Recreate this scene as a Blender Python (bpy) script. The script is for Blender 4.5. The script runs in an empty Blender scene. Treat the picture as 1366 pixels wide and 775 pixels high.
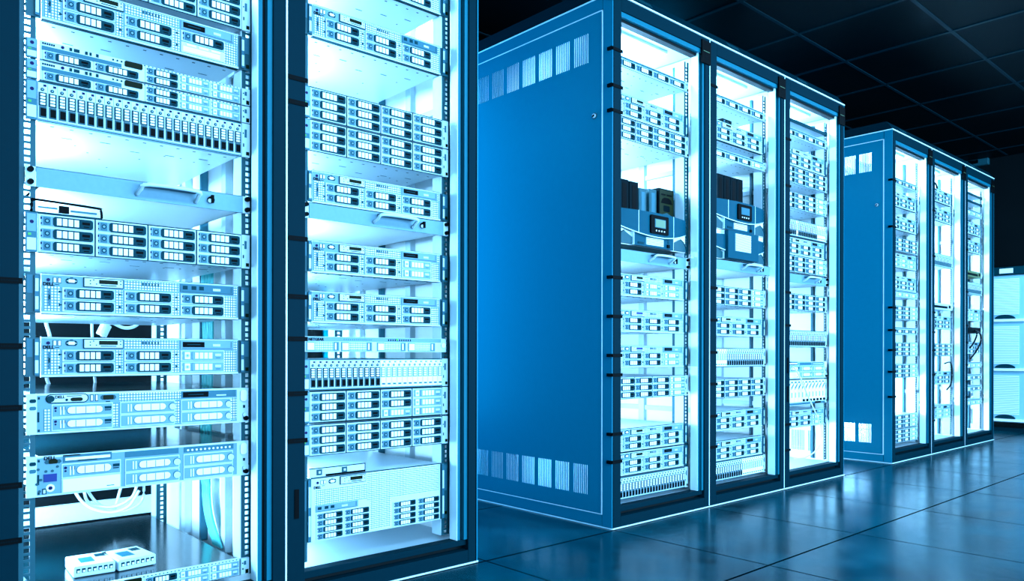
import bpy, math, random
from mathutils import Vector, Matrix
random.seed(7)
col = bpy.context.scene.collection
R = math.radians

# ------------------------------------------------------------------ camera
F = 1013.8; YAW = R(47.898); HY = 471.6; ROLL = 0.0016
CAM = Vector((-2.1716, -1.8481, 0.6555))
FW = Vector((math.cos(YAW), math.sin(YAW), 0)); RT = Vector((math.sin(YAW), -math.cos(YAW), 0))
cam = bpy.data.objects.new('camera', bpy.data.cameras.new('camera'))
col.objects.link(cam)
cam.data.sensor_width = 36; cam.data.lens = F / 1366 * 36
cam.data.shift_y = (HY - 387.5) / 1366; cam.data.clip_start = 0.01
cam.matrix_world = Matrix.Translation(CAM) @ Matrix.Rotation(YAW - math.pi / 2, 4, 'Z') @ Matrix.Rotation(math.pi / 2, 4, 'X') @ Matrix.Rotation(ROLL, 4, 'Z')
bpy.context.scene.camera = cam

def at(x, y, Y):
    """point of the vertical plane at depth Y that the photograph shows at (x, y)"""
    d = FW + RT * ((x - 683) / F) - Vector((0, 0, 1)) * ((y - HY) / F)
    return CAM + d * ((Y - CAM.y) / d.y)
def at_x(x, y, X):
    d = FW + RT * ((x - 683) / F) - Vector((0, 0, 1)) * ((y - HY) / F)
    return CAM + d * ((X - CAM.x) / d.x)

# --------------------------------------------------------------- materials
M = {}
def mat(name, color, rough=0.5, metal=0.0, spec=0.5, emit=None, estr=0.0):
    m = bpy.data.materials.new(name); m.use_nodes = True
    b = m.node_tree.nodes['Principled BSDF']
    b.inputs['Base Color'].default_value = (*color, 1)
    b.inputs['Roughness'].default_value = rough
    b.inputs['Metallic'].default_value = metal
    b.inputs['Specular IOR Level'].default_value = spec
    if emit:
        b.inputs['Emission Color'].default_value = (*emit, 1); b.inputs['Emission Strength'].default_value = estr
    M[name] = m
    return m
def noisy(name, c0, c1, scale, rough=(0.3, 0.5), metal=0.0, spec=0.5, detail=4, bump=0.0):
    m = mat(name, c0, rough[0], metal, spec)
    nt = m.node_tree; b = nt.nodes['Principled BSDF']
    tc = nt.nodes.new('ShaderNodeTexCoord'); n = nt.nodes.new('ShaderNodeTexNoise')
    n.inputs['Scale'].default_value = scale; n.inputs['Detail'].default_value = detail
    nt.links.new(tc.outputs['Object'], n.inputs['Vector'])
    mx = nt.nodes.new('ShaderNodeMix'); mx.data_type = 'RGBA'
    mx.inputs[6].default_value = (*c0, 1); mx.inputs[7].default_value = (*c1, 1)
    nt.links.new(n.outputs['Fac'], mx.inputs[0]); nt.links.new(mx.outputs[2], b.inputs['Base Color'])
    mr = nt.nodes.new('ShaderNodeMapRange'); mr.inputs[3].default_value = rough[0]; mr.inputs[4].default_value = rough[1]
    nt.links.new(n.outputs['Fac'], mr.inputs[0]); nt.links.new(mr.outputs[0], b.inputs['Roughness'])
    if bump:
        bp = nt.nodes.new('ShaderNodeBump'); bp.inputs['Strength'].default_value = bump; bp.inputs['Distance'].default_value = 0.001
        nt.links.new(n.outputs['Fac'], bp.inputs['Height']); nt.links.new(bp.outputs[0], b.inputs['Normal'])
    return m
noisy('panel_blue', (0.0, 0.155, 0.24), (0.0, 0.17, 0.26), 40, (0.38, 0.46), 0.0, 0.12)
noisy('frame_navy', (0.0, 0.0125, 0.0195), (0.0, 0.015, 0.023), 60, (0.45, 0.55), 0.0, 0.02)
mat('frame_black', (0.0, 0.002, 0.003), 0.5, spec=0.1)
noisy('frame_blue', (0.0, 0.10, 0.15), (0.0, 0.12, 0.17), 60, (0.4, 0.5), 0.0, 0.1)
mat('edge_halo_trim', (0.75, 0.95, 1.0), 0.35)  # painted edge halos; also the pale rims of door rebates and power units
noisy('inner_white', (0.80, 0.84, 0.86), (0.88, 0.9, 0.9), 3, (0.35, 0.5))
noisy('steel', (0.55, 0.66, 0.72), (0.66, 0.74, 0.78), 6, (0.25, 0.42), 0.35)
noisy('face_pale', (0.11, 0.235, 0.30), (0.15, 0.28, 0.35), 90, (0.4, 0.55), 0.0, 0.3)
noisy('face_blue', (0.01, 0.095, 0.14), (0.018, 0.12, 0.165), 120, (0.4, 0.55), 0.0, 0.25)
noisy('face_light', (0.48, 0.60, 0.66), (0.56, 0.68, 0.73), 60, (0.4, 0.5))
noisy('slate', (0.0, 0.026, 0.036), (0.0, 0.034, 0.046), 80, (0.45, 0.55), 0.0, 0.05)
noisy('steel_blue', (0.005, 0.055, 0.075), (0.008, 0.075, 0.095), 50, (0.4, 0.5), 0.0, 0.2)
mat('window_white', (0.88, 0.92, 0.93), 0.5)
mat('black', (0.0, 0.0005, 0.001), 0.6, spec=0.05)
mat('navy', (0.002, 0.0, 0.05), 0.4, spec=0.1)
mat('screen_green', (0.003, 0.006, 0.0), 0.4, spec=0.06)
mat('screen_olive', (0.10, 0.17, 0.09), 0.35)
mat('screen_blue', (0.005, 0.02, 0.16), 0.3, spec=0.2)
noisy('lid_dark', (0.0, 0.008, 0.011), (0.001, 0.012, 0.016), 5, (0.10, 0.22), 0.0, 0.6)
mat('cable_white', (0.75, 0.82, 0.85), 0.4)
mat('cable_cyan', (0.08, 0.55, 0.55), 0.4)
mat('cable_black', (0.0, 0.001, 0.002), 0.4, spec=0.1)
noisy('ups_blue', (0.0, 0.050, 0.080), (0.0, 0.060, 0.092), 30, (0.35, 0.45), 0.0, 0.05)
noisy('case_dark', (0.0, 0.003, 0.0045), (0.0, 0.006, 0.009), 30, (0.5, 0.6), 0.0, 0.03)
noisy('book_grey', (0.0, 0.035, 0.05), (0.02, 0.09, 0.11), 30, (0.5, 0.6), 0.0, 0.2)
noisy('olive', (0.02, 0.025, 0.004), (0.002, 0.006, 0.004), 22, (0.5, 0.6), 0.0, 0.1)
mat('switch_olive', (0.10, 0.14, 0.05), 0.5)
mat('lamp_white', (0.8, 0.9, 1.0), 0.5, emit=(0.35, 0.75, 1.0), estr=6)
mat('led_green', (0.01, 0.2, 0.01), 0.4, emit=(0.02, 0.5, 0.02), estr=0.35)

# perforated sheet: white square holes on blue metal
def vent(name, pitch, fill, hole, web):
    m = mat(name, web, 0.5); nt = m.node_tree; b = nt.nodes['Principled BSDF']
    tc = nt.nodes.new('ShaderNodeTexCoord'); sp = nt.nodes.new('ShaderNodeSeparateXYZ')
    nt.links.new(tc.outputs['Object'], sp.inputs[0])
    def f(a, *v, op):
        n = nt.nodes.new('ShaderNodeMath'); n.operation = op
        for i, q in enumerate((a,) + v):
            if isinstance(q, (int, float)): n.inputs[i].default_value = q
            else: nt.links.new(q, n.inputs[i])
        return n.outputs[0]
    ms = []
    for k in (0, 2):
        q = f(f(sp.outputs[k], 1 / pitch, op='MULTIPLY'), 1000.0, op='ADD')
        ms.append(f(f(q, op='FRACT'), fill, op='LESS_THAN'))
    h = f(ms[0], ms[1], op='MULTIPLY')
    mx = nt.nodes.new('ShaderNodeMix'); mx.data_type = 'RGBA'
    mx.inputs[6].default_value = (*web, 1); mx.inputs[7].default_value = (*hole, 1)
    nt.links.new(h, mx.inputs[0]); nt.links.new(mx.outputs[2], b.inputs['Base Color'])
vent('vent_grid', 0.0062, 0.62, (0.85, 0.9, 0.92), (0.02, 0.13, 0.17))
vent('vent_fine', 0.0056, 0.68, (0.85, 0.9, 0.92), (0.03, 0.18, 0.24))

# floor: square panels with dark joints
def floor_material():
    m = noisy('floor_panels', (0.0, 0.008, 0.012), (0.0, 0.066, 0.090), 3.2, (0.12, 0.30), 0.0, 0.22, 9)
    nt = m.node_tree; b = nt.nodes['Principled BSDF']
    src = b.inputs['Base Color'].links[0].from_socket
    tc = nt.nodes.new('ShaderNodeTexCoord'); sp = nt.nodes.new('ShaderNodeSeparateXYZ')
    nt.links.new(tc.outputs['Object'], sp.inputs[0])
    def f(a, *v, op):
        n = nt.nodes.new('ShaderNodeMath'); n.operation = op
        for i, q in enumerate((a,) + v):
            if isinstance(q, (int, float)): n.inputs[i].default_value = q
            else: nt.links.new(q, n.inputs[i])
        return n.outputs[0]
    P = 0.622; out = None
    for k, off, w in ((0, 0.0, 0.003), (1, 0.012, 0.0042)):
        q = f(f(sp.outputs[k], off, op='ADD'), 1 / P, op='MULTIPLY')
        d = f(f(f(f(q, 100.5, op='ADD'), op='FRACT'), -0.5, op='ADD'), op='ABSOLUTE')
        l = f(d, w / P, op='LESS_THAN')
        out = l if out is None else f(out, l, op='MAXIMUM')
    mx = nt.nodes.new('ShaderNodeMix'); mx.data_type = 'RGBA'
    nt.links.new(out, mx.inputs[0]); nt.links.new(src, mx.inputs[6]); mx.inputs[7].default_value = (0, 0.002, 0.004, 1)
    nt.links.new(mx.outputs[2], b.inputs['Base Color'])
    inv = f(1.0, out, op='SUBTRACT'); sv = f(inv, 0.10, op='MULTIPLY')
    nt.links.new(sv, b.inputs['Specular IOR Level'])
    # worn concrete look: steeper, streaky mottling
    nn = [n for n in nt.nodes if n.type == 'TEX_NOISE'][0]; nn.inputs['Roughness'].default_value = 0.68
    for lk in list(nt.links):
        if lk.from_node == nn and lk.to_node.type == 'MIX': nt.links.remove(lk)
    mc = nt.nodes.new('ShaderNodeMapRange'); mc.inputs[1].default_value = 0.34; mc.inputs[2].default_value = 0.68
    nt.links.new(nn.outputs['Fac'], mc.inputs[0]); nt.links.new(mc.outputs[0], [n for n in nt.nodes if n.type == 'MIX'][0].inputs[0])
    # fine scuffs in the gloss
    n2 = nt.nodes.new('ShaderNodeTexNoise'); n2.inputs['Scale'].default_value = 26; n2.inputs['Detail'].default_value = 6
    mp = nt.nodes.new('ShaderNodeMapping'); mp.inputs['Scale'].default_value = (1.0, 0.35, 1)
    nt.links.new(tc.outputs['Object'], mp.inputs[0]); nt.links.new(mp.outputs[0], n2.inputs['Vector'])
    bp = nt.nodes.new('ShaderNodeBump'); bp.inputs['Strength'].default_value = 0.12; bp.inputs['Distance'].default_value = 0.002
    nt.links.new(n2.outputs['Fac'], bp.inputs['Height']); nt.links.new(bp.outputs[0], b.inputs['Normal'])
floor_material()
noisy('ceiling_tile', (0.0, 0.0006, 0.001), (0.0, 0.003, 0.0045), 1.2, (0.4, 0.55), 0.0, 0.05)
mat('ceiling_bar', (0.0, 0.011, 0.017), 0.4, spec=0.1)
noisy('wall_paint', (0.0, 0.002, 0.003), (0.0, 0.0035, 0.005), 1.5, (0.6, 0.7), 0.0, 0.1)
noisy('unit_pale', (0.25, 0.5, 0.62), (0.3, 0.56, 0.68), 30, (0.4, 0.5))

# ------------------------------------------------------------ mesh builder
class MB:
    def __init__(s): s.v = []; s.f = []; s.m = []; s.names = []; s.sm = []
    def mi(s, n):
        if n not in s.names: s.names.append(n)
        return s.names.index(n)
    def add(s, vs, fs, m, smooth=False):
        o = len(s.v); k = s.mi(m)
        s.v += [tuple(v) for v in vs]
        for f in fs: s.f.append([o + i for i in f]); s.m.append(k); s.sm.append(smooth)
        return s
    def box(s, x0, x1, y0, y1, z0, z1, m):
        if x0 > x1: x0, x1 = x1, x0
        vs = [(x, y, z) for z in (z0, z1) for y in (y0, y1) for x in (x0, x1)]
        return s.add(vs, [(0, 2, 3, 1), (4, 5, 7, 6), (0, 1, 5, 4), (2, 6, 7, 3), (0, 4, 6, 2), (1, 3, 7, 5)], m)
    def prism(s, pts, y0, y1, m):           # polygon in XZ (counter-clockwise seen from -Y), extruded in Y
        n = len(pts)
        vs = [(x, y0, z) for x, z in pts] + [(x, y1, z) for x, z in pts]
        return s.add(vs, [tuple(range(n)), tuple(range(2 * n - 1, n - 1, -1))] + [(i, i + n, (i + 1) % n + n, (i + 1) % n) for i in range(n)], m)
    def prism_x(s, pts, x0, x1, m):         # polygon in YZ, extruded in X
        n = len(pts)
        vs = [(x0, y, z) for y, z in pts] + [(x1, y, z) for y, z in pts]
        return s.add(vs, [tuple(range(n)), tuple(range(2 * n - 1, n - 1, -1))] + [(i, i + n, (i + 1) % n + n, (i + 1) % n) for i in range(n)], m)
    def disc(s, x, z, r, y0, y1, m, n=14, rz=None):
        rz = rz or r
        return s.prism([(x + r * math.cos(2 * math.pi * i / n), z + rz * math.sin(2 * math.pi * i / n)) for i in range(n)], y0, y1, m)
    def octa(s, x0, x1, z0, z1, c, y0, y1, m):
        return s.prism([(x0 + c, z0), (x1 - c, z0), (x1, z0 + c), (x1, z1 - c), (x1 - c, z1), (x0 + c, z1), (x0, z1 - c), (x0, z0 + c)], y0, y1, m)
    def pill(s, x0, x1, z0, z1, y0, y1, m, n=7):
        r = (z1 - z0) / 2; zc = (z0 + z1) / 2
        pts = [(x1 - r + r * math.cos(a), zc + r * math.sin(a)) for a in [-math.pi / 2 + math.pi * i / (n - 1) for i in range(n)]]
        pts += [(x0 + r + r * math.cos(a), zc + r * math.sin(a)) for a in [math.pi / 2 + math.pi * i / (n - 1) for i in range(n)]]
        return s.prism(pts, y0, y1, m)
    def tube(s, pts, r, m, n=8):
        pts = [Vector(p) for p in pts]; rings = []
        for i, p in enumerate(pts):
            t = (pts[min(i + 1, len(pts) - 1)] - pts[max(i - 1, 0)]).normalized()
            a = t.cross(Vector((0, 0, 1)))
            if a.length < 0.05: a = t.cross(Vector((1, 0, 0)))
            a.normalize(); b = t.cross(a)
            rings.append([p + (a * math.cos(2 * math.pi * k / n) + b * math.sin(2 * math.pi * k / n)) * r for k in range(n)])
        vs = [v for rg in rings for v in rg]; fs = []
        for i in range(len(pts) - 1):
            for k in range(n):
                fs.append((i * n + k, (i + 1) * n + k, (i + 1) * n + (k + 1) % n, i * n + (k + 1) % n))
        fs += [tuple(range(n)), tuple((len(pts) - 1) * n + k for k in range(n - 1, -1, -1))]
        return s.add(vs, fs, m, True)
    def mesh(s, name, bevel=0):
        me = bpy.data.meshes.new(name); me.from_pydata(s.v, [], s.f)
        for n in s.names: me.materials.append(M[n])
        me.polygons.foreach_set('material_index', s.m); me.polygons.foreach_set('use_smooth', s.sm)
        import bmesh
        b = bmesh.new(); b.from_mesh(me); bmesh.ops.recalc_face_normals(b, faces=b.faces)
        if bevel:
            es = [e for e in b.edges if len(e.link_faces) == 2 and e.calc_face_angle(0) > 1.0]
            bmesh.ops.bevel(b, geom=es, offset=bevel, segments=1, affect='EDGES', clamp_overlap=True)
        b.to_mesh(me); b.free(); me.update()
        return me
def smooth_path(pts, n=6):
    pts = [Vector(p) for p in pts]; out = []
    for i in range(len(pts) - 1):
        p0, p1, p2, p3 = pts[max(i - 1, 0)], pts[i], pts[i + 1], pts[min(i + 2, len(pts) - 1)]
        for k in range(n):
            t = k / n
            out.append(0.5 * (2 * p1 + (p2 - p0) * t + (2 * p0 - 5 * p1 + 4 * p2 - p3) * t * t + (3 * p1 - p0 - 3 * p2 + p3) * t ** 3))
    return out + [pts[-1]]

def obj(name, me, parent=None, loc=(0, 0, 0), label=None):
    if isinstance(me, MB): me = me.mesh(name)
    o = bpy.data.objects.new(name, me); col.objects.link(o)
    o.location = loc
    if parent: o.parent = parent
    if label: o['label'] = label
    return o
def thing(name, label, cat, loc=(0, 0, 0), group=None):
    o = bpy.data.objects.new(name, None); col.objects.link(o); o.location = loc; o.empty_display_size = 0.05
    o['label'] = label; o['category'] = cat
    if group: o['group'] = group
    return o
def tag(o, label, cat, group=None):
    o['label'] = label; o['category'] = cat
    if group: o['group'] = group
    return o
def struct(name, mb, loc=(0, 0, 0)):
    o = obj(name, mb, None, loc); o['kind'] = 'structure'; return o
CACHE = {}
def cached(key, fn):
    if key not in CACHE: CACHE[key] = fn()
    return CACHE[key]
def text_mesh(s, size, m):
    def mk():
        c = bpy.data.curves.new('lettering', 'FONT'); c.body = s; c.size = size; c.extrude = 0.0004; c.offset = size * 0.035
        o = bpy.data.objects.new('lettering', c); col.objects.link(o)
        bpy.context.view_layer.update()
        me = bpy.data.meshes.new_from_object(o)
        bpy.data.objects.remove(o); bpy.data.curves.remove(c)
        me.transform(Matrix.Rotation(math.pi / 2, 4, 'X')); me.materials.clear(); me.materials.append(M[m])
        return me
    return cached(('text', s, size, m), mk)

# -------------------------------------------------------------- room shell
CEIL = 2.45
struct('floor', MB().box(-4.5, 5.8, -4.5, 3.4, -0.06, 0.0, 'floor_panels'))
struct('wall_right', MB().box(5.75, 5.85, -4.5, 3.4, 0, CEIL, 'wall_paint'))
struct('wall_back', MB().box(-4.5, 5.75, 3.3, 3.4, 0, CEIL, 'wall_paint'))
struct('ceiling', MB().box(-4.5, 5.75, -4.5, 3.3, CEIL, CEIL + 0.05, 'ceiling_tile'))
g = MB(); P = 0.593
k = 1.868 - 10 * P
while k < 5.7:
    g.box(k - 0.011, k + 0.011, -4.4, 3.25, CEIL - 0.006, CEIL - 0.0005, 'ceiling_bar'); k += P
k = 0.24 - 7 * P
while k < 3.2:
    g.box(-4.4, 5.7, k - 0.009, k + 0.009, CEIL - 0.005, CEIL - 0.0005, 'ceiling_bar'); k += P
struct('trim_1', g)
struct('baseboard_right', MB().box(5.735, 5.75, -4.5, 3.3, 0, 0.09, 'frame_black'))

# ---------------------------------------------------------------- cabinets
W = 0.64; DEP = 1.0; HT = 2.005
def rail_mesh():
    def mk():
        m = MB(); z0, z1 = 0.085, 1.905; p = 0.01481
        m.box(-0.016, -0.0055, 0, 0.002, z0, z1, 'steel_blue'); m.box(0.0055, 0.016, 0, 0.002, z0, z1, 'steel_blue')
        n = int((z1 - z0) / p)
        for i in range(n): m.box(-0.0055, 0.0055, 0, 0.002, z0 + i * p, z0 + i * p + 0.0055, 'steel_blue')
        m.box(-0.018, -0.016, 0, 0.045, z0, z1, 'face_light')
        return m.mesh('mounting_rail')
    return cached('rail', mk)
def frame_mesh():
    def mk():
        m = MB()
        m.box(0.0026, 0.052, 0, 0.05, 0.0, 1.999, 'frame_navy')                  # left stile
        m.box(0.603, 0.6374, 0, 0.05, 0.0, 1.999, 'frame_navy')                  # right stile
        m.box(0.052, 0.603, 0, 0.05, 1.948, 1.999, 'frame_navy')                # header
        m.box(0.052, 0.603, 0, 0.05, 0.0, 0.043, 'frame_navy')                  # plinth
        m.box(0.052, 0.603, 0.03, 0.05, 0.043, 0.057, 'frame_black')
        m.box(0.052, 0.603, 0.012, 0.05, 0.057, 0.076, 'frame_navy')
        return m.mesh('front_frame', 0.0012)
    return cached('frame', mk)
def rebate_mesh():
    def mk():
        m = MB()
        m.box(0.590, 0.603, 0.006, 0.048, 0.076, 1.93, 'frame_blue')
        m.box(0.579, 0.590, 0.022, 0.048, 0.076, 1.93, 'frame_black')
        m.box(0.567, 0.579, 0.012, 0.048, 0.076, 1.93, 'frame_blue')
        m.box(0.5655, 0.567, 0.010, 0.046, 0.076, 1.93, 'edge_halo_trim')
        m.box(0.052, 0.603, 0.006, 0.048, 1.930, 1.948, 'frame_blue')
        m.box(0.052, 0.567, 0.020, 0.048, 1.918, 1.930, 'frame_black')
        return m.mesh('door_rebate')
    return cached('rebate', mk)
def cap_mesh():
    def mk():
        m = MB()
        m.prism_x([(0, 2.006), (DEP, 2.006), (DEP, 2.055), (0.035, 2.055)], 0.001, 0.639, 'frame_navy')
        for i in range(9):                                                       # vent slots on the chamfer
            x = 0.16 + i * 0.011
            m.prism_x([(0.010, 2.0228), (0.0115, 2.0222), (0.0245, 2.0408), (0.023, 2.0414)], x, x + 0.005, 'steel_blue')
        return m.mesh('top_cap')
    return cached('cap', mk)
def halo_mesh(seam):  # bright halos along front edges and seams, built as pale strips
    def mk():
        m = MB()
        m.box(0.0002, W - 0.0002, -0.003, 0.02, 1.9996, 2.0050, 'edge_halo_trim')
        m.box(0.0002, W - 0.0002, -0.004, -0.0002, 0.0005, 0.0042, 'edge_halo_trim')
        if seam: m.box(-0.0021, 0.0021, 0.0005, 0.02, 0.006, 1.999, 'edge_halo_trim')
        return m.mesh('edge_halo_trim')
    return cached(('trim', seam), mk)
GRP = [0.122 + i * 0.0985 for i in range(8)]
def side_panel(outer_x, sgn):
    """slotted steel panel; outer_x is the outside face, sgn -1 when it faces left"""
    m = MB()
    y0, y1, z0, z1 = 0.055, 0.945, 0.053, 1.948
    for (a, b, mt) in ((outer_x, outer_x - sgn * 0.004, 'panel_blue'), (outer_x - sgn * 0.0042, outer_x - sgn * 0.008, 'inner_white')):
        xa, xb = min(a, b), max(a, b)
        m.box(xa, xb, y0, y1, 0.228, 1.772, mt)
        m.box(xa, xb, y0, y1, z0, 0.115, mt); m.box(xa, xb, y0, y1, 1.886, z1, mt)
        for (s0, s1) in ((0.115, 0.228), (1.772, 1.886)):
            e = y0
            for g0 in GRP:
                for i in range(8):
                    q = g0 + i * 0.0098
                    m.box(xa, xb, e, q, s0, s1, mt); e = q + 0.0056
            m.box(xa, xb, e, y1, s0, s1, mt)
    return m.mesh('side_panel')
def side_frame(outer_x, sgn):
    m = MB(); xa, xb = min(outer_x, outer_x - sgn * 0.008), max(outer_x, outer_x - sgn * 0.008)
    m.box(xa, xb, 0.0505, 0.95, 1.953, 1.999, 'panel_blue')
    m.box(xa, xb, 0.0505, 0.95, 0.006, 0.048, 'panel_blue')
    m.box(xa, xb, 0.95, 1.0, 0.006, 1.999, 'panel_blue')
    m.box(xa, xb, 0.0, 0.0465, 0.006, 1.999, 'panel_blue')
    return m.mesh('side_frame')
def side_halo(outer_x, sgn):  # bright halos around the side panel, built as pale strips
    m = MB(); xa, xb = min(outer_x + sgn * 0.0015, outer_x - sgn * 0.004), max(outer_x + sgn * 0.0015, outer_x - sgn * 0.004)
    m.box(xa, xb, 0.0, 1.0, 1.9996, 2.0050, 'edge_halo_trim')
    m.box(xa, xb, 0.0, 1.0, 0.0005, 0.0042, 'edge_halo_trim')
    m.box(xa, xb, 0.0475, 0.945, 1.9485, 1.9520, 'edge_halo_trim')
    m.box(xa, xb, 0.0475, 0.0515, 0.049, 1.952, 'edge_halo_trim')
    m.box(xa, xb, 0.0515, 0.945, 0.049, 0.0515, 'edge_halo_trim')
    return m.mesh('panel_halo')
def bracket_mesh():
    def mk():
        m = MB()
        m.box(0.575, 0.632, 0.052, 0.056, -0.026, 0.024, 'face_blue')
        m.box(0.600, 0.632, 0.030, 0.053, 0.012, 0.024, 'steel')
        m.box(0.600, 0.632, 0.030, 0.053, -0.026, -0.016, 'steel')
        for x, z in ((0.590, 0.016), (0.590, -0.016), (0.624, 0.018), (0.624, -0.021)): m.disc(x, z, 0.0045, 0.026, 0.052, 'black', 10)
        m.box(0.572, 0.590, 0.048, 0.053, -0.006, 0.006, 'steel')
        return m.mesh('cable_bracket')
    return cached('bracket', mk)
def lock_plate_mesh():
    def mk():
        m = MB().box(0.572, 0.637, -0.006, -0.0005, 1.888, 1.985, 'black')
        m.box(0.582, 0.628, -0.0066, -0.006, 1.938, 1.940, 'screen_olive')
        for i in range(3): m.box(0.596, 0.596 + 0.02 - i * 0.003, -0.0064, -0.006, 1.918 - i * 0.008, 1.920 - i * 0.008, 'case_dark')
        return m.mesh('lock_plate')
    return cached('lockplate', mk)
def strip_mesh(first):
    def mk():
        m = MB().box(-0.007 if first else 0.004, 0.058, -0.0028, -0.0002, -0.006, 0.006, 'black')
        if first: m.box(-0.0085, -0.0002, -0.0028, 0.02, -0.006, 0.006, 'black')
        for i in range(7): m.box(0.020 + i * 0.0045, 0.0232 + i * 0.0045, -0.0031, -0.0028, -0.0012, 0.0012, 'case_dark')
        return m.mesh('label_strip')
    return cached(('strip', first), mk)
def rear_mesh():
    def mk():
        m = MB().box(0.02, 0.62, DEP - 0.02, DEP - 0.002, 0.05, 1.95, 'frame_black')
        for z in (0.10, 0.48, 0.66, 0.90, 1.10, 1.5, 1.88): m.box(0.03, 0.61, DEP - 0.035, DEP - 0.02, z, z + (0.06 if z < 0.2 else 0.03), 'face_light' if z < 0.2 else 'face_blue')
        return m.mesh('rear_door')
    return cached('rear', mk)

LCOL = (0.30, 0.66, 1.0)
def area(name, loc, rot, sx, sy, power, color=LCOL, spread=180):
    l = bpy.data.lights.new(name, 'AREA'); l.shape = 'RECTANGLE'; l.size = sx; l.size_y = sy; l.energy = power; l.color = color
    l.spread = R(spread)
    o = bpy.data.objects.new(name, l); col.objects.link(o); o.location = loc; o.rotation_euler = rot
    return o

def cabinet(X0, label, first, last, strips, uprights=()):
    t = thing('server_cabinet', label, 'server cabinet', (X0, 0, 0), 'server cabinets in a row')
    obj('front_frame', frame_mesh(), t); obj('door_rebate', rebate_mesh(), t, label='bright blue stepped edge of the door opening')
    obj('top_cap', cap_mesh(), t); obj('edge_halo_trim', halo_mesh(not first), t, label='bright edge halo built as a pale strip')
    obj('lock_plate', lock_plate_mesh(), t, label='black plate at the upper right corner')
    for z in strips: obj('label_strip', strip_mesh(first), t, (0, 0, z), label='black label strip')
    for z in uprights: obj('label_strip', cached('vstrip', lambda: MB().box(0.022, 0.034, -0.0028, -0.0002, -0.038, 0.038, 'black').mesh('label_strip')), t, (0, 0, z), label='black upright label strip')
    for x, y in ((0.0775, 0.068), (0.5645, 0.068), (0.0775, 0.74), (0.5645, 0.74)): obj('mounting_rail', rail_mesh(), t, (x, y, 0))
    for z in (1.66, 1.0, 0.325): obj('cable_bracket', bracket_mesh(), t, (0, 0, z))
    if first:
        obj('side_panel', side_panel(0.0, -1), t, label='blue slotted side panel'); obj('side_frame', side_frame(-0.0002, -1), t)
        obj('panel_halo', side_halo(0.0, -1), t)
        lk = MB().disc(0, 0, 0.012, 0, 0.004, 'steel_blue', 18).disc(0, 0, 0.0085, -0.004, 0, 'face_light', 16).disc(0, 0, 0.004, -0.0055, -0.004, 'black', 10).box(-0.006, -0.002, -0.006, -0.004, -0.006, 0.001, 'black')
        o = obj('panel_lock', lk, t, (-0.003, 0.088, 1.56), label='round key lock'); o.rotation_euler = (0, 0, -math.pi / 2)
    else:
        obj('inner_wall', cached('wl', lambda: MB().box(0.001, 0.008, 0.052, 0.97, 0.05, 1.95, 'inner_white').mesh('inner_wall')), t)
    if last:
        obj('side_panel', side_panel(W, 1), t); obj('side_frame', side_frame(W, 1), t); obj('panel_halo', side_halo(W, 1), t)
    else:
        obj('inner_wall', cached('wr', lambda: MB().box(W - 0.008, W - 0.001, 0.052, 0.97, 0.05, 1.95, 'inner_white').mesh('inner_wall')), t)
    # posts and ribs along the right inner wall
    def posts():
        m = MB()
        for y, w in ((0.16, 0.012), (0.33, 0.03), (0.52, 0.012), (0.66, 0.03)): m.box(W - 0.030, W - 0.009, y, y + w, 0.08, 1.92, 'face_light' if w > 0.02 else 'face_blue')
        for z in (0.4, 0.95, 1.45): m.box(W - 0.022, W - 0.009, 0.08, 0.9, z, z + 0.02, 'face_light')
        return m.mesh('wall_posts')
    obj('wall_posts', cached('posts', posts), t)
    obj('rear_door', rear_mesh(), t)
    obj('base_plate', cached('base', lambda: MB().box(0.01, 0.63, 0.052, 0.975, 0.058, 0.070, 'steel').mesh('base_plate')), t)
    obj('ceiling_plate', cached('ctop', lambda: MB().box(0.01, 0.63, 0.052, 0.975, 1.952, 1.965, 'inner_white').box(0.1, 0.6, 0.40, 0.46, 1.90, 1.952, 'face_light').mesh('ceiling_plate')), t)
    obj('light_panel', cached('lp', lambda: MB().box(0.16, 0.50, 0.12, 0.36, 1.940, 1.951, 'face_light').box(0.17, 0.49, 0.13, 0.35, 1.938, 1.940, 'lamp_white').mesh('light_panel')), t, label='glowing light panel under the top')
    a = area('added_side_fill', (X0 + 0.030, 0.30, 1.0), (0, R(-90), 0), 1.75, 0.10, 120)  # added hidden fill that brightens the gaps and the right wall
    b = area('interior_panel', (X0 + 0.33, 0.24, 1.935), (0, 0, 0), 0.3, 0.2, 14)
    c = area('added_rear_fill', (X0 + 0.030, 0.80, 1.0), (0, R(-90), 0), 1.75, 0.10, 45)  # added hidden fill towards the back of the cabinet
    return t

B0 = -1.9268
cabinet(B0, 'leftmost server cabinet, cut by the left edge of the photo', True, False, [0.804, 0.669, 0.542, 0.382, 0.268])
cabinet(B0 + W, 'server cabinet second from left, just before the first aisle', False, True, [1.372, 1.309, 0.955, 0.803, 0.693, 0.55, 0.427], [0.262])
cabinet(0.0, 'server cabinet behind the big blue slotted side panel, first of the middle block', True, False, [1.793, 1.656, 1.563, 0.941, 0.795, 0.649, 0.576, 0.355, 0.251])
cabinet(W, 'centre server cabinet of the middle block, holding four black cases', False, False, [1.81, 0.94, 0.801, 0.662, 0.526, 0.387, 0.254])
cabinet(2 * W, 'right server cabinet of the middle block with a hanging white cable', False, True, [1.703, 1.476, 1.249, 0.956, 0.795, 0.312, 0.187], [0.60, 0.46])
cabinet(4 * W, 'first server cabinet of the far block, with the far blue side panel', True, False, [1.70, 1.42, 0.935, 0.80, 0.68, 0.55, 0.40])
cabinet(5 * W, 'centre server cabinet of the far block', False, False, [1.60, 1.30, 0.93, 0.80, 0.68, 0.52, 0.22])
cabinet(6 * W, 'last server cabinet at the far end of the row', False, True, [1.40, 1.1, 0.86, 0.74, 0.58, 0.46, 0.35])

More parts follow.
